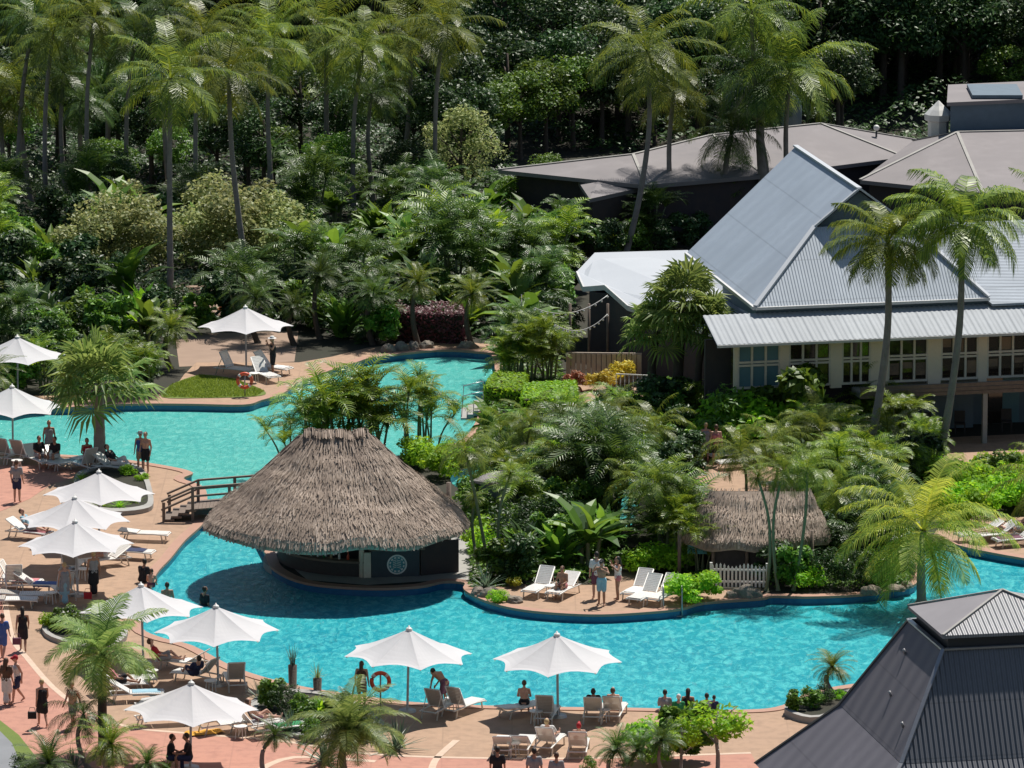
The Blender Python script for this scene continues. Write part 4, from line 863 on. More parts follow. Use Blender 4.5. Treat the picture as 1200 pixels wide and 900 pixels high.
groups = [(866, 916, 'curtain'), (926, 975, 'glass'), (988, 1022, 'glass'), (1042, 1089, 'glass'), (1104, 1148, 'glass'), (1158, 1204, 'glass'), (1216, 1262, 'glass'), (1274, 1318, 'glass')]
edges = [uof(862)] + [x for g in groups for x in (uof(g[0]), uof(g[1]))] + [UE]
wv = .35
for i in range(0, len(edges), 2): wallx('wall_pier', edges[i], edges[i+1], ZF, ZT, wv, 'cream', .2)
ZH = 4.55
MB().box(W((edges[0]+UE)/2, wv, (ZH+ZT)/2+.03), (UE-edges[0], .22, ZT-ZH+.06), rzU).build('wall_head', 'creamtrim', mbld)
for g in groups:
    a, b_ = uof(g[0]), uof(g[1]); zb = 2.62
    fr = MB(); wv2 = wv-.02
    for j in range(4):
        u = a+.03+(b_-a-.06)*j/3; fr.box(W(u, wv2, (zb+ZH)/2), (.09, .14, ZH-zb), rzU)
    for z in (zb+.0, 3.58, 3.72, ZH-.05): fr.box(W((a+b_)/2, wv2-.004, z), (b_-a-.04, .146, .09), rzU)
    wf = fr.build('window', 'creamtrim', mbld)
    gp = MB().box(W((a+b_)/2, wv+.02, (zb+ZH)/2), (b_-a-.1, .03, ZH-zb-.1), rzU).build('pane', g[2], wf)
    if g[2] == 'glass' and g[0] > 1000:
        for k in range(3):      # blinds and furniture seen just inside the glass
            uu = a+(b_-a)*(k+.5)/3; hgt = rnd.uniform(.2, .75)
            MB().box(W(uu, wv-.002, ZH-.15-hgt/2+(-.95 if rnd.random() < .5 else 0)), ((b_-a)/3-.16, .02, hgt*.8), rzU).build('blind', 'inside', wf)
wallx('balcony_slab', uof(1000), UE, ZF-.25, ZF, -.35, 'concrete', 1.3)
mb = MB(); 
for k in range(3): mb.box(W((uof(1000)+UE)/2, -1.06, ZF-.18+k*.17), (UE-uof(1000), .05, .15), rzU)
mb.build('balcony_fascia', 'wood', mbld)
wallx('lower_wall', uof(1010), UE, 0, ZF-.26, 3.2, 'bluewall', .2)
wallx('lower_wall_left', uof(836), uof(1010), 0, ZF, .9, 'darkwall', .2)
wallx('end_wall', uof(834), uof(864), 0, 4.6, 1.2, 'darkwall', .2)
for px in (1154, 1253, 1060): MB().box(W(uof(px, -.9), -.9, 1.1), (.2, .2, 2.18), rzU).build('column', 'concrete', mbld)
for k, px in enumerate((1085, 1110, 1180, 1200)): wallx('door', uof(px), uof(px)+.75, .02, 2.05, 3.08, ['glass', 'curtain'][k % 2], .05)
for k, px in enumerate((1095, 1135, 1190, 1225)):
    o = empty('outdoor_chair', tuple(W(uof(px), 1.2, .01)), 'dark chair in the shade below the balcony of the cream building', 'chair', 'chairs under the balcony')
    q = W(uof(px), 1.2, .01)
    MB().box(q+Vector((0, 0, .45)), (.45, .45, .05)).build('seat', 'darkwood', o); MB().box(q+Vector((0, .22, .72)), (.45, .04, .5)).build('backrest', 'darkwood', o)
    for sx in (-.2, .2):
        for sy in (-.2, .2): MB().box(q+Vector((sx, sy, .22)), (.04, .04, .43)).build('leg', 'darkwood', o)
# awning with real folds
mb = MB(); ua, ub = uof(835), UE; nseg = int((ub-ua)/.055)
for i in range(nseg+1):
    u = ua+(ub-ua)*i/nseg; dzz = .018 if (i % 4) in (1, 2) else 0
    mb.v += [tuple(W(u, -.75, 4.72+dzz)), tuple(W(u, 1.7, 5.55+dzz)), tuple(W(u, -.75, 4.66+dzz)), tuple(W(u, 1.7, 5.49+dzz))]
for i in range(nseg):
    a = i*4; b_ = a+4; mb.f += [(a, b_, b_+1, a+1), (a+2, a+3, b_+3, b_+2), (a, a+2, b_+2, b_)]
mb.build('awning', ma, mbld)
wallx('gutter', ua, ub, 4.60, 4.71, -.76, 'fascia', .1)
wallx('upper_wall', uof(885, 1.8), uof(1156, 1.8), 5.4, 5.86, 1.82, 'bluewall', .1)
# Dutch-gable roof
uL, uR = uof(884, 1.6), uof(1157, 1.6); uc = (uL+uR)/2; zE, zG, zR = 5.85, 8.95, 10.75; hw = uc-uL
v0 = 1.55; vg = v0+4.6; vb = v0+15.5; gw = hw*(zR-zG)/(zR-zE)
def slab_(name, pts, mat, th=.1): return MB().slab([Vector(p) for p in pts], th).build(name, mat, mbld)
zR = 10.3; zG = 8.7
EL_, ER_ = W(uL, v0, zE), W(uR, v0, zE); GL, GR = at(955, 266, zG), at(1062, 262, zG); RF, RB = at(1007, 222, zR), at(932, 172, zR); BL = at(805, 296, zE); BR = BL+(ER_-EL_)
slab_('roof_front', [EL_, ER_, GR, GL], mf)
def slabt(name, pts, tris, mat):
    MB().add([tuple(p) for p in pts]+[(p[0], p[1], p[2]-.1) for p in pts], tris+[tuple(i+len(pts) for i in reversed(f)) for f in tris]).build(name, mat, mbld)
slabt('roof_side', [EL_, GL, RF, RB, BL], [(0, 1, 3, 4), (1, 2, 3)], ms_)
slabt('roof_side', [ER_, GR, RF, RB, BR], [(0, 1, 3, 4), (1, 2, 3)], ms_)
slab_('roof_back', [BL, RB, BR], mf)
gb = Vector((.05, .35, -.05)); MB().add([GL+gb, GR+gb, RF+gb*1.6, GL+gb*2, GR+gb*2, RF+gb*2.6], [(0, 1, 2), (5, 4, 3), (0, 3, 4, 1), (1, 4, 5, 2), (2, 5, 3, 0)]).build('gable', 'bluewall', mbld)
mb = MB()
for a, b_ in ((EL_, GL), (ER_, GR), (GL, RF), (GR, RF), (RF, RB)): mb.bar(a+Vector((0, 0, .05)), b_+Vector((0, 0, .05)), .22, .08)
mb.build('ridge_capping', 'paleroof', mbld)
MB().bar(W(uL-.05, v0, zE-.06), BL-Vector((.05, 0, .06)), .12, .14).build('gutter', 'fascia', mbld)
MB().bar(W(uL, v0-.06, zE-.06), W(uR, v0-.06, zE-.06), .12, .12).build('gutter', 'fascia', mbld)
uX = UE+4
slab_('wing_roof', [W(uR+.05, v0-.3, 5.62), W(uX, v0-.3, 5.62), W(uX, v0+9, 7.6), W(uR-2.2, v0+9, 7.6)], mh)
slab_('wing_roof', [W(uR-2.2, v0+9.05, 7.6), W(uX, v0+9.05, 7.6), W(uX, v0+16, 5.9), W(uR-2.2, v0+16, 5.9)], mh)
MB().box(W((uL+uR)/2+.8, 8.5, 2.9), (uR-uL-2.6, 13, 5.6), rzU).build('core_wall', 'bluewall', mbld)
# left verandah wing
A_ = [at(676, 318, 3.2), at(684, 336, 3.2), at(709, 334, 3.35), at(736, 358, 3.1), at(845, 392, 3.1), at(890, 374, 4.0), at(806, 293, 4.0), at(697, 296, 3.7)]
wing = empty('verandah_wing', tuple(at(709, 420)), 'low pale roofed verandah wing with dark walls beside the big roof', 'building')
WC = A_
MB().slab([A_[1], A_[2], A_[3], A_[4], A_[5], A_[6], A_[7], A_[0]], .14).build('roof', 'paleroof', wing)
mb = MB()
for a, b_ in ((A_[1], A_[2]), (A_[2], A_[3]), (A_[0], A_[1]), (A_[3], A_[4])): mb.bar(a-Vector((0, .06, .1)), b_-Vector((0, .06, .1)), .08, .24)
mb.build('fascia', 'fascia', wing)
inner = [A_[1], A_[2], A_[3], A_[4], A_[5], A_[6], A_[7]]
cen = sum(inner, Vector())/len(inner); pl = [cen+(p-cen)*.9 for p in inner]
pl2 = [(p.x, p.y) for p in pl]
mb = MB(); n = len(pl2)
for i in range(n):
    a, b_ = Vector((*pl2[i], 0)), Vector((*pl2[(i+1) % n], 0)); zt = min(inner[i].z, inner[(i+1) % n].z)-.2
    mb.bar(a+Vector((0, 0, zt/2)), b_+Vector((0, 0, zt/2)), .12, zt)
mb.build('wall', 'darkwall', wing)
for i, px in enumerate((668, 690, 712, 737)):
    p = at(px, 432); MB().tube([p, p+Vector((0, 0, 3.0))], .06, 8).build('post', 'wood', wing, True)
# festoon lights
for (a, b_, lab) in [((627, 361, 3.6), (712, 346, 3.6), 'upper string of small lights across the dark verandah'), ((650, 380, 3.0), (712, 368, 3.2), 'lower string of small lights across the dark verandah')]:
    p, q = at(*a), at(*b_); mb = MB(); pts = [p.lerp(q, t/12)-Vector((0, 0, .5*4*(t/12)*(1-t/12))) for t in range(13)]
    mb.tube(pts, .018, 5)
    for r_ in pts: mb.sphere(r_-Vector((0, 0, .08)), .05, 4)
    o = empty('light_string', tuple(p), lab, 'light string'); mb.build('cable', 'cwhite', o, True)
p = at(611, 410); o = put('frame_post', MB().tube([(0, 0, 0), (0, 0, 2.6), (.5, 0, 2.6)], .035, 8).mesh('frame_post', M['pole'], True), None, p); tag(o, 'thin pale post with a short arm left of the verandah', 'post')

# timber screen and gate fence by the hedges
a, b_ = at(663, 448), at(752, 449); sc = empty('timber_screen', tuple(a), 'pale vertical board screen beside the yellow plants', 'screen')
n = 15
for i in range(n):
    p = a.lerp(b_, (i+.5)/n); 
    MB().box((p.x, p.y, .66), ((b_-a).length/n-.03, .05, 1.3)).build('board', 'screen', sc)
MB().bar(a+Vector((0, .05, 1.34)), b_+Vector((0, .05, 1.34)), .08, .05).build('rail', 'screen', sc)
a, b_ = at(722, 470), at(762, 472); gf = empty('white_gate', tuple(a), 'white tubular gate with a tall post between the hedge and the fan palm', 'gate')
for i in range(9):
    p = a.lerp(b_, i/8); MB().tube([p, p+Vector((0, 0, 1.2))], .02, 6).build('bar', 'white', gf, True)
MB().bar(a+Vector((0, 0, 1.22)), b_+Vector((0, 0, 1.22)), .05).build('rail', 'white', gf)
MB().box((b_.x, b_.y, .9), (.12, .12, 1.8)).build('post', 'white', gf)
a = at(722, 425); gf = empty('white_railing', tuple(a), 'short white railing of tall bars before the dark verandah', 'railing')
for i in range(5): MB().tube([a+Vector((i*.4, 0, 0)), a+Vector((i*.4, 0, 2.2))], .03, 6).build('bar', 'cwhite', gf, True)
# dark pillar
p = at(853, 535); o = empty('dark_pillar', tuple(p), 'square dark shower pillar on the garden terrace beside the person in pink', 'pillar')
MB().box((p.x, p.y, .62), (.5, .5, 1.24)).build('body', 'darkmetal', o); MB().box((p.x, p.y, 1.28), (.6, .6, .08)).build('cap', 'darkwood', o); MB().tube([p+Vector((.25, -.1, .9)), p+Vector((.32, -.2, 1.0)), p+Vector((.34, -.2, .8))], .03, 6).build('tap', 'pole', o, True)
# low planter wall behind
a, b_ = at(800, 507), at(843, 507); o = put('planter_wall', MB().bar((0, 0, .3), tuple(b_-a+Vector((0, 0, .3))), .2, .6).mesh('planter_wall', M['screen']), None, a); tag(o, 'low terracotta planter wall left of the dark pillar', 'planter')
# grey roofed pump shelter in the garden
p = at(600, 612); sh = empty('garden_shelter', tuple(p), 'small grey flat roofed shelter with blue wall among the island plants', 'shelter')
q = [at(553, 563, 2.0), at(596, 569, 2.0), at(640, 560, 2.0), at(618, 553, 2.0), at(573, 553, 2.0)]
mb = MB().slab(q, .1); cc = sum(q, Vector())/5+Vector((0, 0, .3)); mb.add([*q, cc], [(i, (i+1) % 5, 5) for i in range(5)]); mb.build('roof', 'greyroof', sh)
cc0 = sum(q, Vector())/5
mb = MB()
for i in range(5):
    a = cc0+(q[i]-cc0)*.85; b_ = cc0+(q[(i+1) % 5]-cc0)*.85; a.z = b_.z = 0; mb.bar(a+Vector((0, 0, .95)), b_+Vector((0, 0, .95)), .08, 1.9)
mb.build('wall', 'bluewall', sh)

# ------------------------------------------------------------------ long grey roofed building behind
def roofed(name, lab, eave, ridge, faces, wallh, mat='greyroof', inset=.92, cat_='building', thick=.2):
    o = empty(name, (eave[0].x, eave[0].y, 0), lab, cat_)
    vs = eave+ridge; mb = MB(); mb.add([tuple(p) for p in vs], faces); n = len(eave)
    mb.add([tuple(p) for p in eave]+[(p.x, p.y, p.z-thick) for p in eave], [(i, (i+1) % n, n+(i+1) % n, n+i) for i in range(n)]+[tuple(range(n, 2*n))])
    mb.build('roof', mat, o)
    c = sum(eave, Vector())/n; w_ = MB()
    for i in range(n):
        a = c+(eave[i]-c)*inset; b_ = c+(eave[(i+1) % n]-c)*inset; h = min(eave[i].z, eave[(i+1) % n].z)-thick-.02; a.z = b_.z = h/2
        w_.bar(a, b_, .15, h)
    w_.build('wall', 'darkwall', o)
    return o
e = [at(585, 198, 3.4), at(640, 217, 3.4), at(700, 234, 3.4), at(845, 214, 3.4), at(1052, 186, 3.4), at(1085, 168, 3.4), at(870, 176, 3.4)]
e = [Vector((p.x, p.y, 3.4)) for p in e]
far = [at(585, 198, 3.4), at(1075, 166, 3.4)]
A1 = at(584, 199, 3.2); B1 = at(757, 217, 3.2); C1 = at(895, 205, 3.2); D1 = at(1060, 184, 3.2)
Rr1 = at(742, 181, 3.9); Rr2 = at(835, 158, 4.3); Rr3 = at(962, 145, 4.5); E1 = at(1080, 165, 3.4); F1 = Rr2+Vector((2, 5, -2.4)); G1 = Rr1+Vector((0, 5, -2.2))
roofed('long_pavilion', 'long mauve grey roofed pavilion between the main roof and the forest', [A1, B1, C1, D1, E1, F1, G1], [Rr1, Rr2, Rr3],
       [(0, 1, 7), (1, 2, 8, 7), (2, 3, 9, 8), (3, 4, 9), (4, 5, 9), (5, 8, 9), (5, 6, 7, 8), (6, 0, 7)], 3)
roofed('porch_roof', 'small projecting porch roof on the near side of the long pavilion', [at(676, 210, 2.9), at(691, 233, 2.9), at(757, 218.5, 2.9), at(745, 208, 2.9)], [at(702, 211, 3.15)], [(0, 1, 4), (1, 2, 4), (2, 3, 4), (3, 0, 4)], 3)
A2 = at(1008, 211, 3.4); B2 = at(1152, 226, 3.4); C2 = at(1290, 224, 3.4); D2 = at(1290, 160, 3.4)+Vector((0, 10, 0)); E2 = at(1070, 165, 3.6)
roofed('grey_pavilion', 'mauve grey hipped roof building at the right edge behind the palms', [A2, B2, C2, D2, E2], [at(1122, 155, 4.9), at(1270, 152, 4.9)], [(0, 1, 5), (1, 2, 6, 5), (2, 3, 6), (3, 4, 5, 6), (4, 0, 5)], 3)
mb = MB()
for a, b_ in ((A1, Rr1), (Rr1, Rr2), (Rr2, Rr3), (B1, Rr1), (C1, Rr2), (D1, Rr3), (Rr3, E1)): mb.bar(a+Vector((0, 0, .03)), b_+Vector((0, 0, .03)), .16, .05)
pv = [o_ for o_ in bpy.data.objects if o_.name == 'long_pavilion'][0]; mb.build('ridge_capping', 'concrete', pv)
mb = MB(); q1, q2 = at(1122, 155, 4.9), at(1270, 152, 4.9)
for a, b_ in ((A2, q1), (B2, q1), (q1, q2), (E2, q1)): mb.bar(a+Vector((0, 0, .03)), b_+Vector((0, 0, .03)), .16, .05)
pv = [o_ for o_ in bpy.data.objects if o_.name == 'grey_pavilion'][0]; mb.build('ridge_capping', 'concrete', pv)
# dark box building top right
a = at(1118, 160, 6); q = [at(1120, 158, 5.2), at(1290, 150, 5.2)]
o = empty('slate_block', (q[0].x, q[0].y, 0), 'slate blue plant room with a pale roof edge at top right', 'building')
c0, c1 = q[0]+Vector((0, 4, 0)), q[1]+Vector((0, 4, 0)); dd = Vector((0, 6, 0))
H0 = atY(1120, 124, c0.y).z
poly = [c0, c1, c1+dd, c0+dd+Vector((.5, 0, 0))]
MB().prism([(p.x, p.y) for p in poly], 0, H0).build('wall', 'bluewall', o)
MB().prism([(p.x+(-.2 if i in (0, 3) else .2), p.y+(-.2 if i < 2 else .2)) for i, p in enumerate(poly)], H0+.01, H0+.2).build('roof', 'greyroof', o)
for k in range(2): MB().box((c0.x+2.5+3.2*k, c0.y+3, H0+.32), (2.6, 4, .18)).build('solar_panel', 'bluewall', o)
# white roof turret
p = at(1105, 156, 4.6)+Vector((0, 2.5, 0)); ztop = atY(1105, 118, p.y+1).z
o = empty('roof_turret', (p.x, p.y+1, 0), 'white octagonal roof turret beside the slate plant room', 'turret')
pts = [(0, 0, 3.0), (0, 0, ztop-1.1), (0, 0, ztop-1.0), (0, 0, ztop-.7), (0, 0, ztop-.45), (0, 0, ztop-.25), (0, 0, ztop)]
MB().tube([Vector(q)+Vector((p.x, p.y+1, 0)) for q in pts], [.55, .55, .72, .74, .5, .28, .04], 8).build('shaft', 'white', o)
# lamp post, roof dome, equipment boxes
p = at(1026, 245); zt = atY(1026, 152, p.y).z; o = empty('lamp_post', tuple(p), 'thin lamp post with a round globe in front of the grey roofs', 'lamp post')
MB().tube([p, p+Vector((0, 0, zt))], [.07, .05], 8).build('pole', 'darkmetal', o, True); MB().sphere(p+Vector((0, 0, zt+.1)), .16, 8).build('globe', 'white', o, True)
p = at(930, 151, 4.3)+Vector((0, 1.5, 0)); o = empty('round_vent', (p.x, p.y+1, 0), 'teal grey round vent on the long pavilion roof', 'vent')
MB().tube([(p.x, p.y+1, 3), (p.x, p.y+1, 5.3), (p.x, p.y+1, 5.6), (p.x, p.y+1, 5.9)], [.5, .55, .4, .1], 16).build('hood', 'ventgrey', o, True)
p = at(853, 262); o = empty('equipment_box', tuple(p), 'pale equipment box on a stand left of the big blue grey roof', 'box')
MB().box((p.x, p.y, 1.0), (1.0, .7, .8)).build('case', 'white', o); MB().box((p.x, p.y, .3), (.8, .5, .58)).build('stand', 'concrete', o); MB().box((p.x, p.y-.36, 1.0), (.6, .03, .5)).build('grille', 'concrete', o)
p = at(579, 258); o = empty('garden_hood', tuple(p), 'small white hood among the shrubs left of the long pavilion', 'hood')
MB().sphere((p.x, p.y, .9), .45, 8, (1, .8, .7)).build('hood', 'white', o, True); MB().cone((p.x, p.y, 0), .1, .1, .9, 8).build('stem', 'pole', o)
# wall glimpsed at top right
a, b_ = at(1060, 60), at(1190, 52); 
yy = 392; a = Vector((atY(1040, 20, yy).x, yy, hillz(yy)-.5)); zz = atY(1080, 14, yy).z
o = put('retaining_wall', MB().bar((0, 0, (zz-a.z)/2), (9, 2.5, (zz-a.z)/2+.4), .3, zz-a.z).mesh('retaining_wall', M['paleroof']), None, a); tag(o, 'pale roadside wall glimpsed between dark trees at top right', 'wall')

# ------------------------------------------------------------------ dark hipped roof in the foreground, bottom right
zc = 9.4; Fp = at(1105, 745, zc); e1 = (at(1064, 710, zc)-Fp); e1.z = 0; u1 = e1.normalized(); u2 = Vector((u1.y, -u1.x, 0)); 
if u2.x < 0: u2 = -u2
l1 = e1.length; l2 = 4.9
fg = empty('hipped_roof_pavilion', tuple(Vector((Fp.x, Fp.y, 0))), 'charcoal ribbed roof pavilion with a raised cap in the bottom right corner', 'building')
m_f = ribmat('charcoal ribs front', (.20, .205, .225), tuple(u2), .16, .5, .25, .035)
m_l = ribmat('charcoal panels side', (.175, .165, .19), tuple(u1), .95, .6, .2, .012)
m_c = ribmat('grey ribs cap', (.4, .4, .41), tuple(u2), .16, .5, .25, .03)
def Q(a, b_, z): return Fp + u1*a + u2*b_ + Vector((0, 0, z-zc))
apx = Q(l1/2, l2/2, zc+.85)
cp = [Q(0, 0, zc), Q(0, l2, zc), Q(l1, l2, zc), Q(l1, 0, zc)]
MB().add([cp[0], cp[1], apx, cp[0]-Vector((0, 0, .1)), cp[1]-Vector((0, 0, .1))], [(0, 1, 2), (0, 3, 4, 1)]).build('cap_front', m_c, fg)
MB().add([cp[3], cp[0], apx, cp[3]-Vector((0, 0, .1)), cp[0]-Vector((0, 0, .1))], [(0, 1, 2), (0, 1, 4, 3)]).build('cap_side', surf('charcoal sheet', (.27, .255, .27), .6, None, 1), fg)
MB().add([cp[1], cp[2], cp[3], apx], [(0, 1, 3), (1, 2, 3)]).build('cap_back', m_c, fg)
i_ = .22; z1 = zc-.45
nk = [Q(i_, i_, 0), Q(i_, l2-i_, 0), Q(l1-i_, l2-i_, 0), Q(l1-i_, i_, 0)]
MB().prism([(p.x, p.y) for p in nk], z1-.15, zc-.11).build('neck', 'darkmetal', fg)
def skirt(z0, z1_, r0, r1, i):
    a = [Q(-r0, -r0, z0), Q(-r0, l2+r0, z0), Q(l1+r0, l2+r0, z0), Q(l1+r0, -r0, z0)]; b_ = [Q(-r1, -r1, z1_), Q(-r1, l2+r1, z1_), Q(l1+r1, l2+r1, z1_), Q(l1+r1, -r1, z1_)]
    for k in range(4):
        MB().add([a[k], a[(k+1) % 4], b_[(k+1) % 4], b_[k]], [(0, 1, 2, 3)]).build('roof_face', m_f if k in (0, 2) else m_l, fg, recalc=False)
        MB().bar(a[k]+Vector((0, 0, .03)), b_[k]+Vector((0, 0, .03)), .13, .05).build('hip_capping', 'pole', fg)
    return a, b_
ta, tb = skirt(z1, z1-3.05, -.02, 1.72, 0)
skirt(z1-3.06, z1-5.4, 1.72, 3.9, 1)
for k in range(4): MB().bar(ta[k]+Vector((0, 0, .02)), ta[(k+1) % 4]+Vector((0, 0, .02)), .14, .06).build('top_flashing', 'pole', fg)
for a, b_ in ((cp[0], apx), (cp[3], apx), (cp[1], apx)): MB().bar(a+Vector((0, 0, .03)), b_+Vector((0, 0, .03)), .09, .04).build('cap_ridge', 'concrete', fg)
MB().prism([(p.x, p.y) for p in [Q(-3, -3, 0), Q(-3, l2+3, 0), Q(l1+3, l2+3, 0), Q(l1+3, -3, 0)]], 0, z1-5.2).build('wall', 'cream', fg)
for px, py, zz in [(1060, 736, 8.2), (1037, 779, 7.2), (1068, 805, 7.0)]:
    pass
for t_, s_ in ((.25, .35), (.62, .5), (.75, .85)):
    p = (ta[3].lerp(ta[0], s_)).lerp(tb[3].lerp(tb[0], s_), t_); MB().tube([p, p+Vector((-.06, 0, .16))], .045, 8).build('vent_pipe', 'pole', fg, True)
# ------------------------------------------------------------------ plant kit
def frond(mb, rr, az, el, L, droop, nl=26, ll=.75, lw=.05, hang=.6, rach=True, base=Vector((0, 0, 0)), fwd=.5, vee=.25):
    """feather leaf: arching rachis with two rows of drooping leaflets"""
    h = Vector((math.cos(az), math.sin(az), 0)); sd = Vector((-math.sin(az), math.cos(az), 0)); p = base.copy(); pts = [p.copy()]; ns = 12; tw = rr.uniform(-.25, .25); T = []
    for i in range(ns):
        e = el - droop*((i+.5)/ns)**1.3
        d = (h*math.cos(e)+Vector((0, 0, math.sin(e)))+sd*tw*(i/ns)*.6).normalized(); p = p+d*L/ns; pts.append(p.copy()); T.append(d)
    T.append(T[-1])
    for i in range(0, ns, 2):   # rachis as flat strip
        w_ = .045*(1-i/ns)+.012; q0, q1 = pts[i], pts[min(i+2, ns)]
        mb.add([q0-sd*w_, q0+sd*w_, q1+sd*w_*.8, q1-sd*w_*.8], [(0, 1, 2, 3)])
    for k in range(nl):
        t = .12+.88*(k+.5)/nl; f = t*ns; i = min(int(f), ns-1); q = pts[i].lerp(pts[i+1], f-i); d = T[i]
        upv = sd.cross(d)*-1
        if upv.z < 0: upv = -upv
        l = ll*(math.sin(PI*min(1, t*.93+.1))**.6)*rr.uniform(.82, 1.1)+.08
        for s in (-1, 1):
            dirv = (sd*s + d*fwd*(1+t*.8) + upv*vee).normalized(); hg = Vector((0, 0, -1))*hang*rr.uniform(.7, 1.3)
            m_ = q + dirv*l*.5 + hg*l*.12; e_ = q + dirv*l*.85 + hg*l*.62
            wv_ = d*lw
            mb.add([q-wv_*.4, q+wv_*.4, m_+wv_*.5, m_-wv_*.5, e_+wv_*.08, e_-wv_*.08], [(0, 1, 2, 3), (3, 2, 4, 5)])
def feather_crown(seed, nf, L, mat, elmax=80, elmin=-25, droop=1.5, nl=26, ll=.8, lw=.055, hang=.7, wind=0, name='crown'):
    rr = random.Random(seed); mb = MB()
    for k in range(nf):
        t = (k+.5)/nf; el = R(elmax+(elmin-elmax)*t**.85+rr.uniform(-7, 7)); az = k*2.39996+rr.uniform(-.25, .25)
        frond(mb, rr, az, el, L*(.72+.28*math.sin(PI*min(1, t+.25)))*rr.uniform(.9, 1.08), droop*rr.uniform(.75, 1.2)*(1.0 if el > 0 else .7), nl, ll, lw, hang)
    return mb.mesh(name, M[mat])
def fan_crown(seed, nf, mat, petl=.8, rf=.85, name='crown'):
    rr = random.Random(seed); mb = MB()
    for k in range(nf):
        t = (k+.5)/nf; el = R(85-108*t+rr.uniform(-8, 8)); az = k*2.39996+rr.uniform(-.2, .2)
        d = Vector((math.cos(az)*math.cos(el), math.sin(az)*math.cos(el), math.sin(el))); sd = Vector((-math.sin(az), math.cos(az), 0)); upv = d.cross(sd); 
        if upv.z < 0: upv = -upv
        c = d*petl*rr.uniform(.8, 1.15) - Vector((0, 0, .12*math.cos(el)))
        mb.add([-sd*.02, sd*.02, c+sd*.015, c-sd*.015], [(0, 1, 2, 3)])
        n = 15; rl = rf*rr.uniform(.85, 1.12)
        for i in range(n):
            a = R(-125+250*(i+.5)/n); q = (d*math.cos(a)+sd*math.sin(a)); w_ = q.cross(upv).normalized()*rl*.06
            m_ = c+q*rl*.6-upv*.02; e_ = c+q*rl*rr.uniform(.92, 1.05)-Vector((0, 0, rl*.34*rr.uniform(.4, 1.4)))
            mb.add([c, m_+w_+upv*.03, m_-upv*.01, e_], [(0, 1, 3), (0, 2, 3)] if False else [(0, 1, 3, 2)]); mb.add([c, m_-w_+upv*.03, m_-upv*.01, e_], [(0, 2, 3, 1)])
    return mb.mesh(name, M[mat])
def leaf(mb, rr, p, nrm, s, asp=.45):
    t = Vector((rr.uniform(-1, 1), rr.uniform(-1, 1), rr.uniform(-.7, .5))); t = (t - nrm*t.dot(nrm)).normalized(); b_ = nrm.cross(t)
    dn = nrm*s*.12
    mb.add([p-t*s*.5, p+b_*s*asp*.5-dn*.3, p+t*s*.5-dn, p-b_*s*asp*.5-dn*.3], [(0, 1, 2, 3)])
def cloud(seed, n, r, h, ls, mat, lumps=9, asp=.45, z0=None, name='foliage', flat=0, fill=.35):
    """uneven crown: leaves gathered on many small lumps through an ellipsoid volume"""
    rr = random.Random(seed); mb = MB(); L = []
    for i in range(lumps):
        while True:
            q = Vector((rr.uniform(-1, 1), rr.uniform(-1, 1), rr.uniform(-.75, 1)))
            if q.length < 1: break
        if rr.random() < .75: q = q.normalized()*rr.uniform(.62, .95)
        L.append((Vector((q.x*r*.78, q.y*r*.78, (z0 if z0 is not None else h*.5)+q.z*h*.42)), rr.uniform(.26, .46)*r, rr.uniform(.55, .95)))
    for i in range(n):
        c, lr, sq = L[rr.randrange(len(L))]
        a = rr.uniform(0, 2*PI); z = rr.uniform(-.55, 1); rad = math.sqrt(max(0, 1-z*z)); q = Vector((math.cos(a)*rad, math.sin(a)*rad, z*sq))
        rd = lr*(rr.uniform(.85, 1.12) if rr.random() > fill else rr.uniform(.35, .9)); p = c+q*rd
        if p.z < .03: p.z = rr.uniform(.03, .3)
        nn = (q*.6+Vector((rr.uniform(-.8, .8), rr.uniform(-.8, .8), rr.uniform(.0, 1.1)))).normalized()
        leaf(mb, rr, p, nn, ls*rr.uniform(.65, 1.35), asp)
    return mb.mesh(name, M[mat])
def blades(seed, n, L, w_, mat, elmin=20, elmax=88, droop=.5, name='leaves', z=0.05, segs=4, stiff=False):
    rr = random.Random(seed); mb = MB()
    for k in range(n):
        az = k*2.39996+rr.uniform(-.3, .3); el = R(rr.uniform(elmin, elmax)); h = Vector((math.cos(az), math.sin(az), 0)); sd = Vector((-math.sin(az), math.cos(az), 0))
        p = Vector((rr.uniform(-.1, .1)*L, rr.uniform(-.1, .1)*L, z)); vs = []; ll = L*rr.uniform(.7, 1.15)
        for i in range(segs+1):
            t = i/segs; ww = w_*(math.sin(PI*min(1, .12+t*.88))**.7 if not stiff else (1-t)**.6)*.5
            e = el-droop*t*1.6; d = h*math.cos(e)+Vector((0, 0, math.sin(e))); up_ = Vector((0, 0, 1))
            vs += [p-sd*ww+up_*ww*.35, p.copy(), p+sd*ww+up_*ww*.35]; p = p+d*ll/segs
        fs = []
        for i in range(segs): fs += [(i*3, i*3+1, i*3+4, i*3+3), (i*3+1, i*3+2, i*3+5, i*3+4)]
        mb.add(vs, fs)
    return mb.mesh(name, M[mat])
def stems(seed, spots, h, r_, mat, name='stems', lean=.25):
    rr = random.Random(seed); mb = MB(); tops = []
    for (x, y) in spots:
        hh = h*rr.uniform(.75, 1.1); tx, ty = x*(1+lean)+rr.uniform(-.1, .1)*h*.3, y*(1+lean)+rr.uniform(-.1, .1)*h*.3; pts = []
        for i in range(6): t = i/5; pts.append((x+(tx-x)*t*t*1.6, y+(ty-y)*t*t*1.6, hh*t))
        mb.tube(pts, [r_*(1-.35*i/5) for i in range(6)], 7); tops.append(Vector(pts[-1]))
    return mb.mesh(name, M[mat], True), tops
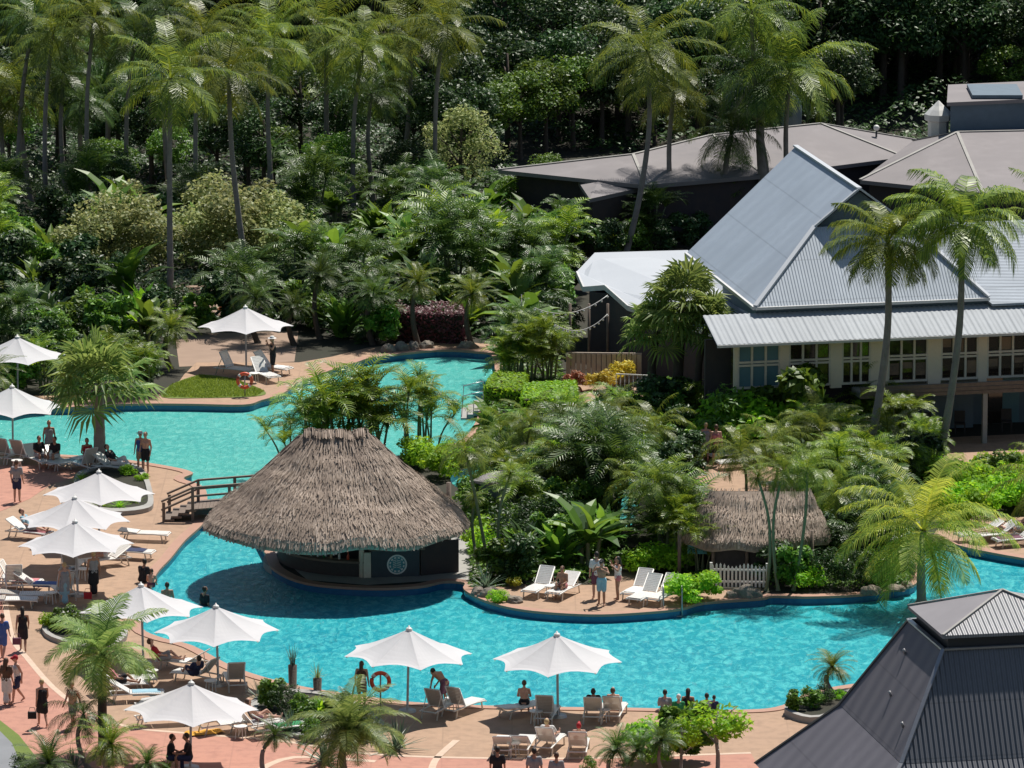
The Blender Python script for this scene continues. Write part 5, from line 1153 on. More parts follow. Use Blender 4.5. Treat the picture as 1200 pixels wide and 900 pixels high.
def cane(seed, n, h, L, mat='cane', spread=.35, stem='greenstem', nf=8):
    rr = random.Random(seed); spots = [(math.cos(k*2.4)*spread*(.4+.25*k/n*3), math.sin(k*2.4)*spread*(.4+.25*k/n*3)) for k in range(n)]
    mb = MB(); sm = MB(); tops = []
    for k, (x, y) in enumerate(spots):
        hh = h*(.45+.6*((k*.618) % 1)); tx, ty = x*1.7+rr.uniform(-.1, .1)*h, y*1.7+rr.uniform(-.1, .1)*h
        pts = [(x+(tx-x)*(i/5)**2*1.3, y+(ty-y)*(i/5)**2*1.3, hh*i/5) for i in range(6)]
        sm.tube(pts, [.055*(1-.35*i/5) for i in range(6)], 7); tops.append(Vector(pts[-1]))
    for tp in tops:
        for k in range(nf): frond(mb, rr, k*2.4+rr.random(), R(rr.uniform(22, 89)), L*rr.uniform(.75, 1.2), rr.uniform(1.0, 2.0), 16, L*.34, .042, .4, base=tp, vee=.4)
    return [('stems', sm.mesh('stems', M[stem], True)), ('crown', mb.mesh('crown', M[mat]))]
def trunkmesh(pts, r0, r1, mat='bark', name='trunk', rings=True):
    P_ = cat([Vector(p) for p in pts], 6, False); n = len(P_); rs = [(r0+(r1-r0)*(i/(n-1))**.8)*(1+.05*(i % 2)*rings) for i in range(n)]; rs[0] *= 1.35
    return MB().tube(P_, rs, 10).mesh(name, M[mat], True)
def tree_parts(seed, h, r, n, ls, mat, lumps=12, trunk='darkbark', asp=.45, low=.35):
    rr = random.Random(seed); cr = cloud(seed, n, r, h*(1-low), ls, mat, lumps, asp, z0=h*(low+(1-low)*.5), name='crown'); tb = MB()
    tb.tube([(0, 0, -.2), (.05, 0, h*.3), (0, .08, h*.55), (.05, 0, h*.8)], [.16*r/2, .12*r/2, .09*r/2, .03*r], 8)
    for k in range(5):
        a = k*1.3+rr.random(); z = h*(.35+.07*k); tb.tube([(0, 0, z), (math.cos(a)*r*.35, math.sin(a)*r*.35, z+h*.12), (math.cos(a)*r*.65, math.sin(a)*r*.65, z+h*.2)], [.05*r/2+.02, .035*r/2+.01, .015], 6)
    return [('trunk', tb.mesh('trunk', M[trunk], True)), ('crown', cr)]
K = {}
K['coco'] = [feather_crown(100+i, 20, 4.1, 'coco', elmax=88, elmin=-38, droop=1.35+.2*(i % 3), hang=.95, ll=1.0, lw=.05, nl=34) for i in range(5)]
K['cocod'] = [feather_crown(120+i, 20, 3.8, 'cocodark', elmin=-35, droop=1.6, hang=1.0, ll=.95, lw=.05, nl=32) for i in range(3)]
K['date'] = [feather_crown(140+i, 34, 1.75, 'cocodark', elmax=85, elmin=-30, droop=1.25, nl=22, ll=.36, lw=.03, hang=.25) for i in range(3)]
K['datelite'] = [feather_crown(150+i, 34, 1.8, 'coco', elmax=85, elmin=-30, droop=1.3, nl=22, ll=.38, lw=.03, hang=.3) for i in range(2)]
K['cocobig'] = [feather_crown(160+i, 26, 4.1, 'coco', droop=1.65, hang=1.15, ll=1.0, nl=42, lw=.06) for i in range(2)]
K['cocoyel'] = [feather_crown(166, 26, 4.3, 'cocoyel', elmax=88, elmin=-35, droop=1.35, hang=.75, ll=1.0, nl=46, lw=.05)]
K['silver'] = [feather_crown(170, 22, 2.7, 'fan', elmax=86, elmin=-12, droop=1.5, hang=.5, ll=.8, nl=36, lw=.05)]
K['bigdate'] = [feather_crown(172, 34, 2.6, 'fan', elmax=86, elmin=-25, droop=1.45, hang=.45, ll=.62, nl=36, lw=.04)]
K['fan'] = [fan_crown(180+i, 36, 'fan', .95, .95) for i in range(2)]
K['cane'] = [cane(200+i, 7, 2.3, 1.5) for i in range(4)]
K['canethin'] = [cane(210+i, 5, 2.7, 1.45, 'cane', .6, 'greenstem', 9) for i in range(3)]
K['canedark'] = [cane(220+i, 7, 2.6, 1.7, 'cocodark', .4, 'greenstem', 8) for i in range(3)]
K['shrub'] = [[('shrub', cloud(300+i, 1700, 1.0, 1.7+.3*i, .17+.05*i, 'mid', 11, .35+.1*i))] for i in range(3)]
K['darkshrub'] = [[('shrub', cloud(310+i, 1700, 1.1, 1.9+.4*i, .16+.05*i, 'dark', 11, .35+.1*i))] for i in range(3)]
K['brightshrub'] = [[('shrub', cloud(320+i, 1500, 1.0, 1.3, .18, 'bright', 12))] for i in range(3)]
K['oliveshrub'] = [[('shrub', cloud(330+i, 2400, 1.3, 2.8, .14, 'olive', 16, .6))] for i in range(3)]
K['lime'] = [[('shrub', cloud(340, 700, .7, 1.1, .2, 'lime', 8))]]
K['yellow'] = [[('shrub', cloud(345, 700, .7, 1.1, .22, 'yellow', 8, .3))]]
K['rust'] = [[('shrub', cloud(350, 500, .7, 1.1, .3, 'rust', 8, .3))]]
K['crimson'] = [[('shrub', cloud(355, 900, 1.0, .9, .2, 'crimson', 9, .3))]]
K['banana'] = [[('stems', stems(360+i, [(0, 0), (.3, .1), (-.2, .3)], 1.5, .09, 'greenstem')[0]), ('leaves', blades(360+i, 15, 2.2, .55, 'mid', 30, 88, .75, z=.9))] for i in range(3)]
K['heliconia'] = [[('leaves', blades(370+i, 42, 1.9, .34, m_, 45, 90, .6))] for i, m_ in enumerate(('mid', 'bright', 'dark'))]
K['fern'] = [[('leaves', feather_crown(380+i, 20, 1.2, m_, 80, 5, 1.2, 16, .28, .04, .2, name='leaves'))] for i, m_ in enumerate(('mid', 'cocodark'))]
K['agave'] = [[('leaves', blades(385+i, 46, .95, .07, 'blue', 0, 90, .15, stiff=True))] for i in range(2)]
K['grassy'] = [[('leaves', blades(388, 60, .8, .05, 'bright', 25, 90, .7, stiff=True))]]
K['tree'] = [tree_parts(400+i, 7.5, 2.7, 4200, .30, 'mid', 20) for i in range(3)]
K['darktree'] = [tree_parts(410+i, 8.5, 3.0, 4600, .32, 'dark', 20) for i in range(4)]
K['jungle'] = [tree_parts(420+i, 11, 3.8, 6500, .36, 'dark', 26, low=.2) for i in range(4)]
K['junglemid'] = [tree_parts(430+i, 10, 3.3, 5500, .34, 'mid', 24, low=.25) for i in range(2)]
K['smalltree'] = [tree_parts(440+i, 2.6, 1.0, 900, .20, 'bright', 10, 'bark', .4, .42) for i in range(2)]
K['oliveTree'] = [tree_parts(450, 4.5, 1.7, 3600, .16, 'olive', 18, low=.2)]
KN = dict(cane='cane_palm', canethin='cane_palm', canedark='cane_palm', shrub='shrub', darkshrub='shrub', brightshrub='shrub', oliveshrub='variegated_shrub', lime='croton', yellow='croton', rust='croton', crimson='cordyline', banana='banana_plant',
          heliconia='heliconia', fern='fern', agave='agave', grassy='grass_tuft', tree='tree', darktree='tree', jungle='tree', junglemid='tree', smalltree='small_tree', oliveTree='variegated_tree')
KA = dict(cane='golden green cane palm clump', canethin='thin stemmed cane palm clump', canedark='deep green cane palm clump', shrub='mid green leafy shrub', darkshrub='dark glossy leafed shrub', brightshrub='bright green leafy shrub',
          oliveshrub='pale variegated shrub with small leaves', lime='lime yellow croton', yellow='bright yellow croton', rust='bronze orange croton', crimson='crimson leafed cordyline', banana='banana plant with long paddle leaves', heliconia='upright broad leafed heliconia',
          fern='feathery arching fern', agave='blue green spiky agave', grassy='tuft of bright strappy leaves', tree='mid green broadleaf tree', darktree='dark green broadleaf tree', jungle='tall dark rainforest tree', junglemid='tall mid green rainforest tree', smalltree='small round crowned tree with bare trunk', oliveTree='pale variegated small tree')
KC = dict(cane_palm='palm', shrub='shrub', variegated_shrub='shrub', croton='shrub', cordyline='shrub', banana_plant='plant', heliconia='plant', fern='plant', agave='plant', grass_tuft='plant', tree='tree', small_tree='tree', variegated_tree='tree')
cnt = [0]
def plant(kind, p, sc=1, where='', group=None, label=None, v=None):
    cnt[0] += 1; lst = K[kind]; v = rnd.randrange(len(lst)) if v is None else v
    parts = lst[v % len(lst)]; nm = KN[kind]
    if len(parts) == 1: parts = [(nm, parts[0][1])]
    return place(nm, parts, p, label or (KA[kind]+' '+where), KC[nm], group, rnd.uniform(0, 6.28), sc)
def inside(x, y, poly):
    c = False; n = len(poly)
    for i in range(n):
        a, b_ = poly[i], poly[i-1]
        if (a.y > y) != (b_.y > y) and x < (b_.x-a.x)*(y-a.y)/(b_.y-a.y)+a.x: c = not c
    return c
def fill(polypx, kinds, sp, sr, where, group, keep=(), maxn=200, gz=None):
    poly = [at(*p) for p in polypx]; xs = [p.x for p in poly]; ys = [p.y for p in poly]; y = min(ys); n = 0
    names = [k for k, w_ in kinds]; ws = [w_ for k, w_ in kinds]; row = 0
    while y < max(ys):
        x = min(xs)+(row % 2)*sp*.5
        while x < max(xs):
            qx, qy = x+rnd.uniform(-.35, .35)*sp, y+rnd.uniform(-.35, .35)*sp
            if inside(qx, qy, poly) and not inside(qx, qy, pool_loop) and not inside(qx, qy, pond_loop) and not any((qx-k[0])**2+(qy-k[1])**2 < k[2]**2 for k in keep) and n < maxn:
                k = rnd.choices(names, ws)[0]; plant(k, Vector((qx, qy, gz(qy) if gz else 0)), rnd.uniform(*sr), where, group+': '+KN[k].replace('_', ' ')+' ('+KA[k].split(' ')[0]+')'); n += 1
            x += sp
        y += sp*.87; row += 1
def palm(base, top, key, sc, label, r0=.17, mat='bark', curve=.25, group=None, v=None, name='coconut_palm', r1=None, catg='palm'):
    b_ = at(*base) if len(base) == 2 else Vector(base); t = atY(top[0], top[1], b_.y+rnd.uniform(-.3, .3))
    r = empty(name, tuple(b_), label, catg, group); d = t-b_; side = Vector((-d.z, 0, d.x)).normalized()*curve
    pts = [(0, 0, 0), d*.3+side*.8, d*.65+side, d]
    put('trunk', trunkmesh(pts, r0, r1 or r0*.62, mat), r)
    lst = K[key]; c = put('crown', lst[(v if v is not None else rnd.randrange(len(lst))) % len(lst)], r); c.location = d; c.rotation_euler = (rnd.uniform(-.12, .12), rnd.uniform(-.12, .12), rnd.uniform(0, 6.28)); c.scale = (sc,)*3
    return r
# ------------------------------------------------------------------ the palms one can tell apart
palm((200, 356), (200, 92), 'coco', 1.05, 'tall coconut palm whose straight grey trunk rises left of the variegated shrubs', curve=.05)
palm((291, 330), (268, 88), 'coco', 1.0, 'tall coconut palm with a trunk leaning left, above the far parasol', curve=.2)
palm((384, 218), (383, 38), 'coco', 1.15, 'tall coconut palm at the top, left of centre, above the dense shrubs', curve=.05)
palm((470, 218), (480, 42), 'coco', 1.2, 'tall coconut palm at the top, right of its neighbour, trunk leaning right', curve=-.2)
palm((37, 240), (22, 108), 'coco', .9, 'coconut palm near the left edge with trunk leaning left', curve=.1)
palm((6, 240), (0, 118), 'coco', .9, 'coconut palm at the very left edge', curve=.0)
palm((128, 216), (127, 70), 'cocod', 1.1, 'coconut palm standing left of the sandy forest path', curve=.05)
palm((105, 230), (96, 118), 'cocod', .8, 'shorter dark palm between the left edge palms and the sandy path')
palm((733, 300), (758, 60), 'coco', 1.08, 'tall slender coconut palm in front of the long grey pavilion', curve=-.5)
palm((790, 279), (790, 108), 'coco', .85, 'slim coconut palm right of the tall slender one by the pavilion')
palm((853, 279), (857, 158), 'cocod', .85, 'low coconut palm drooping over the long grey roof', r0=.2)
palm((903, 277), (893, 98), 'cocod', 1.1, 'coconut palm with a pale forked trunk at the pavilion end', r0=.3)
palm((928, 277), (926, 85), 'coco', 1.15, 'bright coconut palm with upright fronds above the long pavilion')
palm((912, 276), (880, 12), 'coco', 1.1, 'tall coconut palm cut by the top edge above the pavilion')
palm((1014, 548), (1040, 285), 'cocobig', .85, 'coconut palm against the blue grey roof, left of the pair', curve=-.35, r0=.2)
palm((1097, 556), (1126, 262), 'cocobig', .95, 'tall coconut palm against the blue grey roof, right of the pair', curve=-.35, r0=.19)
palm((1080, 706), (1082, 622), 'cocoyel', 1.02, 'large low coconut palm spreading over the right hand pool channel', r0=.2, curve=.05)
palm((117, 548), (116, 450), 'fan', 1.42, 'stout fan palm with pleated leaves in the planter on the left deck', r0=.30, name='fan_palm', curve=0, v=0, mat='bark')
palm((790, 500), (800, 356), 'fan', 1.25, 'shaggy fan palm in front of the verandah wing', r0=.3, mat='darkbark', name='fan_palm', curve=0, v=1)
palm((772, 498), (770, 388), 'fan', 1.0, 'lower shaggy fan palm head beside the larger one at the verandah', r0=.25, mat='darkbark', name='fan_palm', v=0)
palm((822, 504), (828, 384), 'fan', .95, 'fan palm head leaning right beside the verandah', r0=.22, mat='darkbark', name='fan_palm', v=1)
palm((122, 884), (121, 768), 'silver', 1.0, 'foreground palm with silvery arching fronds at the bottom left', r0=.2, mat='darkbark', name='feather_palm', curve=.05)
palm((410, 925), (411, 858), 'bigdate', .98, 'dense fine leafed palm at the bottom, left of centre', r0=.16, name='date_palm')
palm((411, 925), (411, 850), 'date', .9, 'upright inner palm head at the bottom, left of centre', r0=.12, name='date_palm')
palm((103, 900), (98, 838), 'cocod', .42, 'small palm with few fronds at the bottom left walkway', r0=.1, name='feather_palm')
palm((57, 930), (57, 895), 'date', .85, 'round blue green date palm in the bottom left corner', r0=.16, name='date_palm')
palm((138, 925), (130, 872), 'datelite', .85, 'bright date palm below the silvery palm', r0=.16, name='date_palm')
palm((177, 925), (172, 895), 'date', .6, 'small date palm left of the two seated people', r0=.12, name='date_palm')
palm((310, 910), (322, 862), 'date', .5, 'small dark palm left of the dense one at the bottom', r0=.1, name='date_palm')
palm((978, 815), (976, 782), 'datelite', .62, 'short stubby palm in the kerbed bed beside the charcoal roof', r0=.13, name='date_palm')
palm((722, 925), (722, 878), 'date', .68, 'blue green date palm at the bottom, left of the leafy bushes', r0=.1, name='date_palm')
palm((745, 925), (747, 880), 'date', .55, 'slim date palm between the lower blue green one and the bushes', r0=.08, name='date_palm')
for i, (bx_, tx, ty, s, k, lab) in enumerate([(375, 375, 322, .95, 'date', 'second of the far bank date palms from the left, broad crown'), (437, 437, 345, .85, 'date', 'pale crowned date palm on the far bank, middle of the row'), (490, 490, 332, .85, 'datelite', 'date palm on the far bank left of the crimson hedge'),
                              (553, 553, 345, .9, 'datelite', 'date palm at the right end of the far bank row'), (302, 300, 350, .9, 'date', 'date palm directly behind the far parasol'), (200, 200, 385, .85, 'datelite', 'date palm on the far bank left of the small lawn'),
                              (345, 345, 360, .7, 'date', 'small date palm right of the far parasol')]):
    palm((bx_, [398, 404, 405, 405, 402, 432, 405][i]), (tx, ty), k, s*1.05, lab, r0=.15, name='date_palm', mat='darkbark')
palm((-12, 372), (-15, 350), 'datelite', 1.2, 'yellow green palm fronds entering from the left edge', name='date_palm')
palm((-10, 500), (-12, 440), 'datelite', 1.0, 'palm fronds over the parasols at the left edge', name='date_palm')
palm((1230, 620), (1232, 570), 'coco', .75, 'palm fronds entering from the right edge above the right bank')
palm((1228, 430), (1225, 255), 'coco', .8, 'coconut palm cut by the right edge before the ribbed wing roof')
# slender trunks of the island garden
for bx_, by_, tx, ty, s, lab in [(573, 668, 545, 528, .45, 'slender leaning palm nearest the thatched bar'), (586, 668, 598, 556, .5, 'slender pale trunked palm at the left end of the island terrace'), (562, 668, 556, 585, .35, 'short slender palm between the bar and the island terrace'),
                          (812, 660, 770, 566, .45, 'slender palm with an S curved trunk left of the low hut'), (805, 655, 800, 590, .4, 'slender upright palm by the low hut'), (712, 590, 705, 505, .5, 'leaning palm over the narrow lagoon'),
                          (912, 692, 918, 552, .4, 'thin palm in front of the low hut thatch, right side'), (930, 692, 946, 548, .45, 'thin palm right of the low hut'), (898, 692, 888, 560, .4, 'thin palm crossing the low hut thatch'), (880, 500, 862, 430, .45, 'palm among the bright shrubs below the cream building')]:
    palm((bx_, by_), (tx, ty), 'datelite' if rnd.random() < .3 else 'coco', s, lab, r0=.075, name='slender_palm', mat='greenstem', curve=rnd.uniform(-.3, .3), r1=.05)
for i, (bx_, by_, tx, ty, s) in enumerate([(618, 560, 622, 498, .5), (648, 612, 655, 548, .5), (690, 575, 684, 520, .5), (738, 630, 742, 566, .5), (762, 555, 768, 500, .5), (872, 600, 868, 530, .5), (902, 585, 905, 520, .5), (960, 575, 962, 505, .55), (1002, 600, 1006, 540, .5), (1045, 575, 1040, 510, .5), (985, 640, 980, 575, .5), (720, 540, 716, 488, .5), (590, 555, 586, 505, .45)]):
    palm((bx_, by_), (tx, ty), 'coco', s, 'slender palm with crisp arching fronds rising above the island gardens', r0=.07, name='slender_palm', mat='greenstem', curve=rnd.uniform(-.3, .3), r1=.05, group='slender palms of the island gardens')
# palms behind the thatched bar
for i, (px, py, s, k) in enumerate([(345, 552, .85, 'canethin'), (372, 541, 1.15, 'cane'), (392, 540, 1.25, 'cane'), (415, 538, 1.35, 'cane'), (440, 537, 1.2, 'cane'), (482, 528, 1.05, 'canethin'), (503, 526, .95, 'canethin')]):
    plant(k, at(px, py), s, '', 'cane palms behind the thatched bar', 'cane palm rising behind the thatched bar roof', i)
for px, py, s in [(500, 548, 1.0), (520, 560, 1.1), (485, 545, .9), (535, 545, .9)]: plant('brightshrub', at(px, py), s, 'beside the right shoulder of the thatched bar', 'bright shrubs by the thatched bar')

# ------------------------------------------------------------------ hedges
def hedge(poly, h, lab, mat='bright', nm='clipped_hedge', seed=1, dens=240):
    P_ = [at(*p) for p in poly]; c = sum(P_, Vector())/len(P_); rr = random.Random(seed); mb = MB(); q = [p-c for p in P_]
    xs = [p.x for p in q]; ys = [p.y for p in q]; ar = (max(xs)-min(xs))*(max(ys)-min(ys))
    for i in range(int(ar*dens)):
        x, y = rr.uniform(min(xs), max(xs)), rr.uniform(min(ys), max(ys))
        if inside(x, y, q): leaf(mb, rr, Vector((x, y, h+rr.uniform(-.08, .06))), Vector((rr.uniform(-.5, .5), rr.uniform(-.5, .5), 1)).normalized(), rr.uniform(.1, .2), .55)
    for i in range(len(q)):
        a, b_ = q[i], q[i-1]; L = (b_-a).length; n_ = Vector((b_.y-a.y, a.x-b_.x, 0)).normalized()
        for k in range(int(L*h*dens)):
            p = a.lerp(b_, rr.random()); p.z = rr.uniform(.02, h); leaf(mb, rr, p+n_*rr.uniform(-.08, .08), (n_*rr.choice((-1, 1))+Vector((rr.uniform(-.5, .5), rr.uniform(-.5, .5), .5))).normalized(), rr.uniform(.1, .2), .55)
    inn = MB().prism([(p.x*.93, p.y*.93) for p in q], 0, h-.08)
    r = empty(nm, tuple(c), lab, 'hedge'); m1 = mb.mesh('foliage', M[mat]); put('foliage', m1, r); put('twigs', inn.mesh('twigs', M['soil']), r)
hedge([(567, 478), (612, 482), (618, 462), (580, 458)], .95, 'clipped box hedge with a bright top at the corner of the upper pool', seed=1)
hedge([(611, 493), (676, 490), (674, 470), (615, 473)], .95, 'clipped box hedge right of the pool corner one', seed=2)
hedge([(462, 400), (545, 404), (540, 388), (468, 386)], 1.4, 'dark red topped hedge on the far bank between date palms', 'crimson', seed=3, dens=160)
# bottom and deck planters
def planter(poly, h, lab):
    P_ = [at(*p) for p in poly]; c = sum(P_, Vector())/len(P_); q = cat([p-c for p in P_], 4); r = empty('planter', tuple(c), lab, 'planter')
    mb = MB(); n = len(q); i2 = [p*.86 for p in q]
    mb.add([(p.x, p.y, 0) for p in q]+[(p.x, p.y, h) for p in q]+[(p.x, p.y, h) for p in i2]+[(p.x, p.y, 0) for p in i2], [f for i in range(n) for j in [(i+1) % n] for f in ((i, j, n+j, n+i), (n+i, n+j, 2*n+j, 2*n+i), (2*n+i, 2*n+j, 3*n+j, 3*n+i))])
    put('kerb', mb.mesh('kerb', M['concrete']), r); m2 = MB().prism([(p.x, p.y) for p in i2], .01, h*.7); put('soil', m2.mesh('soil', M['soil']), r)
planter([(88, 562), (120, 549), (165, 552), (180, 590), (168, 602), (120, 604), (95, 590)], .2, 'kerbed bed round the fan palm on the left deck')
planter([(50, 735), (70, 722), (110, 725), (150, 745), (120, 765), (60, 752)], .2, 'kerbed bed of shrubs below the trio of parasols')
planter([(925, 842), (925, 832), (985, 815), (1010, 825), (960, 848)], .25, 'kerbed bed beside the charcoal roof at the pool end')
planter([(290, 832), (330, 812), (400, 820), (450, 850), (420, 872), (330, 862)], .15, 'bed of mixed shrubs by the pool, bottom left of centre')
for px, py, k, s, lab in [(62, 738, 'brightshrub', .55, 'bright round shrub at the left of the bed below the parasol trio'), (78, 742, 'shrub', .6, 'leafy shrub in the middle of the bed below the parasol trio'), (95, 750, 'shrub', .55, 'leafy shrub at the right of the bed below the parasol trio'), (108, 742, 'agave', 1.1, 'pale spiky agave beside the silvery palm'), (118, 760, 'darkshrub', .5, 'dark shrub at the foot of the silvery palm'), (125, 735, 'heliconia', .55, 'tall yellow green strappy plant above the silvery palm'),
    (120, 597, 'grassy', .7, 'strappy low plant in the fan palm bed, left one'), (140, 598, 'grassy', .8, 'strappy low plant in the fan palm bed, middle one'), (158, 592, 'grassy', .7, 'strappy low plant in the fan palm bed, right one'), (150, 560, 'brightshrub', .4, 'low shrub right of the fan palm trunk'), (165, 566, 'brightshrub', .35, 'low shrub at the tip of the fan palm bed'), (95, 567, 'grassy', .8, 'low plant left of the fan palm trunk'),
    (935, 838, 'shrub', .45, 'low shrub at the left of the bed by the charcoal roof'), (950, 834, 'shrub', .5, 'low shrub in the middle of the bed by the charcoal roof'), (965, 828, 'darkshrub', .45, 'low dark shrub below the stubby palm'), (980, 824, 'brightshrub', .4, 'low shrub right of the stubby palm'),
    (315, 832, 'shrub', .6, 'shrub at the left of the pool bed, bottom'), (335, 838, 'darkshrub', .6, 'dark shrub in the pool bed, bottom'), (305, 822, 'agave', .9, 'blue green spiky plant in the pool bed'), (352, 848, 'shrub', .6, 'shrub right of the dark one in the pool bed'), (375, 846, 'heliconia', .5, 'strappy plant behind the dense bottom palm'), (395, 850, 'shrub', .6, 'shrub behind the dense bottom palm'), (340, 862, 'agave', 1.0, 'spiky plant at the front of the pool bed'), (365, 868, 'shrub', .55, 'front shrub of the pool bed'),
    (435, 868, 'agave', 1.2, 'silver spiky plant right of the dense bottom palm'), (465, 880, 'agave', 1.3, 'large silver spiky plant at the bottom, right of the dense palm'), (380, 895, 'agave', 1.4, 'large silver spiky plant left of the dense bottom palm'), (450, 905, 'date' , 1, ''),
    (25, 915, 'darkshrub', .5, 'dark shrub in the bottom left corner'), (195, 905, 'grassy', .8, 'strappy plant at the knees of the seated pair'), (85, 910, 'agave', 1.1, 'spiky plant in the bottom left bed'),
    (772, 893, 'brightshrub', 1.25, 'bright leafy bush by the pool, left of the two'), (806, 896, 'shrub', 1.05, 'bright leafy bush by the pool, right of the two'), (690, 905, 'shrub', .35, 'low shrub at the bottom right of the loungers')]:
    if k == 'date': continue
    plant(k, at(px, py), s, label=lab)
plant('smalltree', at(841, 915), 1.15, label='small round crowned tree standing alone before the pool, right of the bushes', v=0)
plant('smalltree', at(797, 912), .85, label='small tree with a bare trunk between the bushes and the round crowned tree', v=1)
palm((790, 925), (775, 868), 'date', .6, 'blue green palm head in front of the leafy bushes', name='date_palm', r0=.08)
for px, py, sc_ in [(343, 808, 1), (372, 812, .6)]:
    r = empty('spiky_stump', tuple(at(px, py)), ['short dark trunk topped with upright spikes by the pool bed', 'lower stump with a pale dry crown by the pool bed'][sc_ < 1], 'plant')
    put('trunk', MB().tube([(0, 0, 0), (0, 0, .9*sc_)], [.14, .16], 8).mesh('trunk', M['darkbark'], True), r); c = put('leaves', blades(77, 26, .8 if sc_ == 1 else .6, .03, 'blue' if sc_ == 1 else 'olive', 60 if sc_ == 1 else 5, 90, .1, stiff=True), r); c.location.z = .85*sc_

# ------------------------------------------------------------------ island terrace front row and hut surroundings
for px, py, k, s, lab in [(582, 706, 'brightshrub', .42, 'yellow green potted bush at the left end of the island terrace'), (600, 690, 'lime', .5, 'lime croton behind the left end of the island terrace'), (568, 690, 'agave', 1.0, 'spiky plant at the left end of the island terrace'),
    (757, 672, 'brightshrub', .9, 'big bright rounded bush behind the terrace loungers, left half'), (785, 670, 'brightshrub', 1.0, 'big bright rounded bush behind the terrace loungers, right half'), (735, 668, 'crimson', .6, 'crimson plant behind the terrace walkway'),
    (806, 707, 'brightshrub', .95, 'lush bright bush overhanging the pool beside the ladder, left side'), (826, 705, 'brightshrub', .85, 'lush bright bush overhanging the pool beside the picket fence'), (812, 700, 'brightshrub', .7, 'rounded bush between the ladder and the picket fence'),
    (905, 685, 'darkshrub', .85, 'dark shrub right of the picket fence'), (925, 688, 'shrub', .85, 'shrub second to the right of the picket fence'), (945, 690, 'brightshrub', .8, 'bright topped shrub right of the picket fence'), (970, 690, 'darkshrub', .85, 'dark shrub over the pool edge left of the big coconut palm'), (1000, 690, 'darkshrub', .8, 'dark shrub near the big coconut palm, left one'), (1025, 686, 'shrub', .8, 'shrub near the big coconut palm'), (1050, 680, 'darkshrub', .7, 'dark shrub just left of the big coconut palm'), (1060, 676, 'crimson', .5, 'reddish plant at the foot of the big coconut palm'),
    (935, 660, 'heliconia', .9, 'yellow tipped heliconia right of the low hut'), (885, 664, 'shrub', .7, 'shrub at the front corner of the low hut'),
    (592, 452, 'cane', .85, 'cane palm behind the clipped hedges, left'), (620, 450, 'cane', 1.05, 'broad cane palm clump behind the clipped hedges'), (642, 447, 'cane', .9, 'cane palm clump behind the clipped hedges, right'), (605, 440, 'canedark', .95, 'deep green cane palm behind the clipped hedges'),
    (694, 458, 'yellow', .7, 'bright yellow croton at the timber screen, left one'), (712, 458, 'yellow', .85, 'bright yellow croton at the timber screen, middle one'), (730, 452, 'yellow', 1.0, 'tall bright yellow croton at the timber screen, right one'), (672, 460, 'rust', .9, 'dry pink fronds above the timber screen'),
    (795, 492, 'rust', 1.1, 'bronze orange croton tree at the foot of the fan palm'), (782, 496, 'rust', .7, 'lower bronze croton beside the croton tree'), (770, 490, 'darkshrub', .7, 'dark shrub between the white gate and the croton'),
    (678, 498, 'lime', .9, 'lime green rounded bush below the clipped hedge'), (268, 372, 'rust', .7, 'rusty red plant behind the far parasol'), (655, 520, 'rust', .5, 'bronze plant in the island garden')]:
    plant(k, at(px, py), s, label=lab)
# gardens
GARD = [('cane', 1.1), ('shrub', 3), ('darkshrub', 3.5), ('canedark', .5), ('heliconia', 1.5), ('crimson', .4), ('fern', .6), ('brightshrub', 1.5), ('banana', .6), ('rust', .3), ('lime', .4)]
sh_ = at(600, 570); keepG = [(sh_.x, sh_.y, 1.6)]+[(at(*q).x, at(*q).y, q2) for q, q2 in (((735, 632), 1.5), ((735, 612), 1.0), ((732, 655), 1.3), ((622, 556), 1.1), ((548, 580), 1.0), ((745, 640), 1.2))]
fill([(560, 672), (575, 630), (640, 620), (700, 628), (722, 650), (715, 672), (640, 682), (590, 685)], [('shrub', 3), ('heliconia', 3), ('darkshrub', 2), ('banana', 1), ('brightshrub', 2)], 1.45, (.75, 1.15), 'behind the loungers of the island terrace', 'island terrace planting', keepG)
fill([(552, 650), (556, 590), (700, 585), (718, 640), (640, 628), (580, 650)], [('shrub', 3), ('darkshrub', 3), ('brightshrub', 1), ('cane', 1)], 1.35, (.95, 1.3), 'in the island garden below the grey shelter', 'island garden planting', keepG)
fill([(640, 548), (696, 562), (718, 600), (718, 640), (660, 600), (645, 560)], [('darkshrub', 3), ('canedark', 2), ('shrub', 2)], 1.4, (1.0, 1.4), 'in the island garden right of the grey shelter', 'shelter garden planting', keepG)
fill([(545, 535), (572, 512), (680, 508), (780, 515), (790, 548), (765, 540), (700, 528), (640, 521), (610, 519), (560, 535)], GARD, 1.3, (.5, .85), 'between the clipped hedges and the lagoon', 'lagoon garden planting', keepG)
fill([(690, 508), (765, 505), (812, 508), (812, 560), (800, 600), (752, 612), (765, 560), (745, 535)], GARD, 1.4, (.65, 1.05), 'left of the garden terrace', 'terrace garden planting', keepG)
fill([(770, 650), (775, 590), (800, 605), (805, 650)], [('cane', 1), ('darkshrub', 3), ('shrub', 2), ('heliconia', 1)], 1.4, (.9, 1.25), 'left of the low thatched hut', 'hut garden planting')
fill([(765, 485), (830, 478), (850, 505), (960, 525), (1060, 535), (1060, 512), (960, 510), (840, 515), (800, 498)], [('brightshrub', 4), ('shrub', 2), ('cane', 1.5), ('heliconia', 1)], 1.5, (.75, 1.0), 'below the windows of the cream building', 'planting under the cream building')
fill([(885, 532), (1060, 542), (1110, 545), (1090, 565), (960, 565), (915, 552)], [('cane', 1.5), ('shrub', 3), ('darkshrub', 1), ('brightshrub', 2.5), ('heliconia', 1)], 1.35, (.62, .85), 'on the slope under the windows', 'window garden planting')
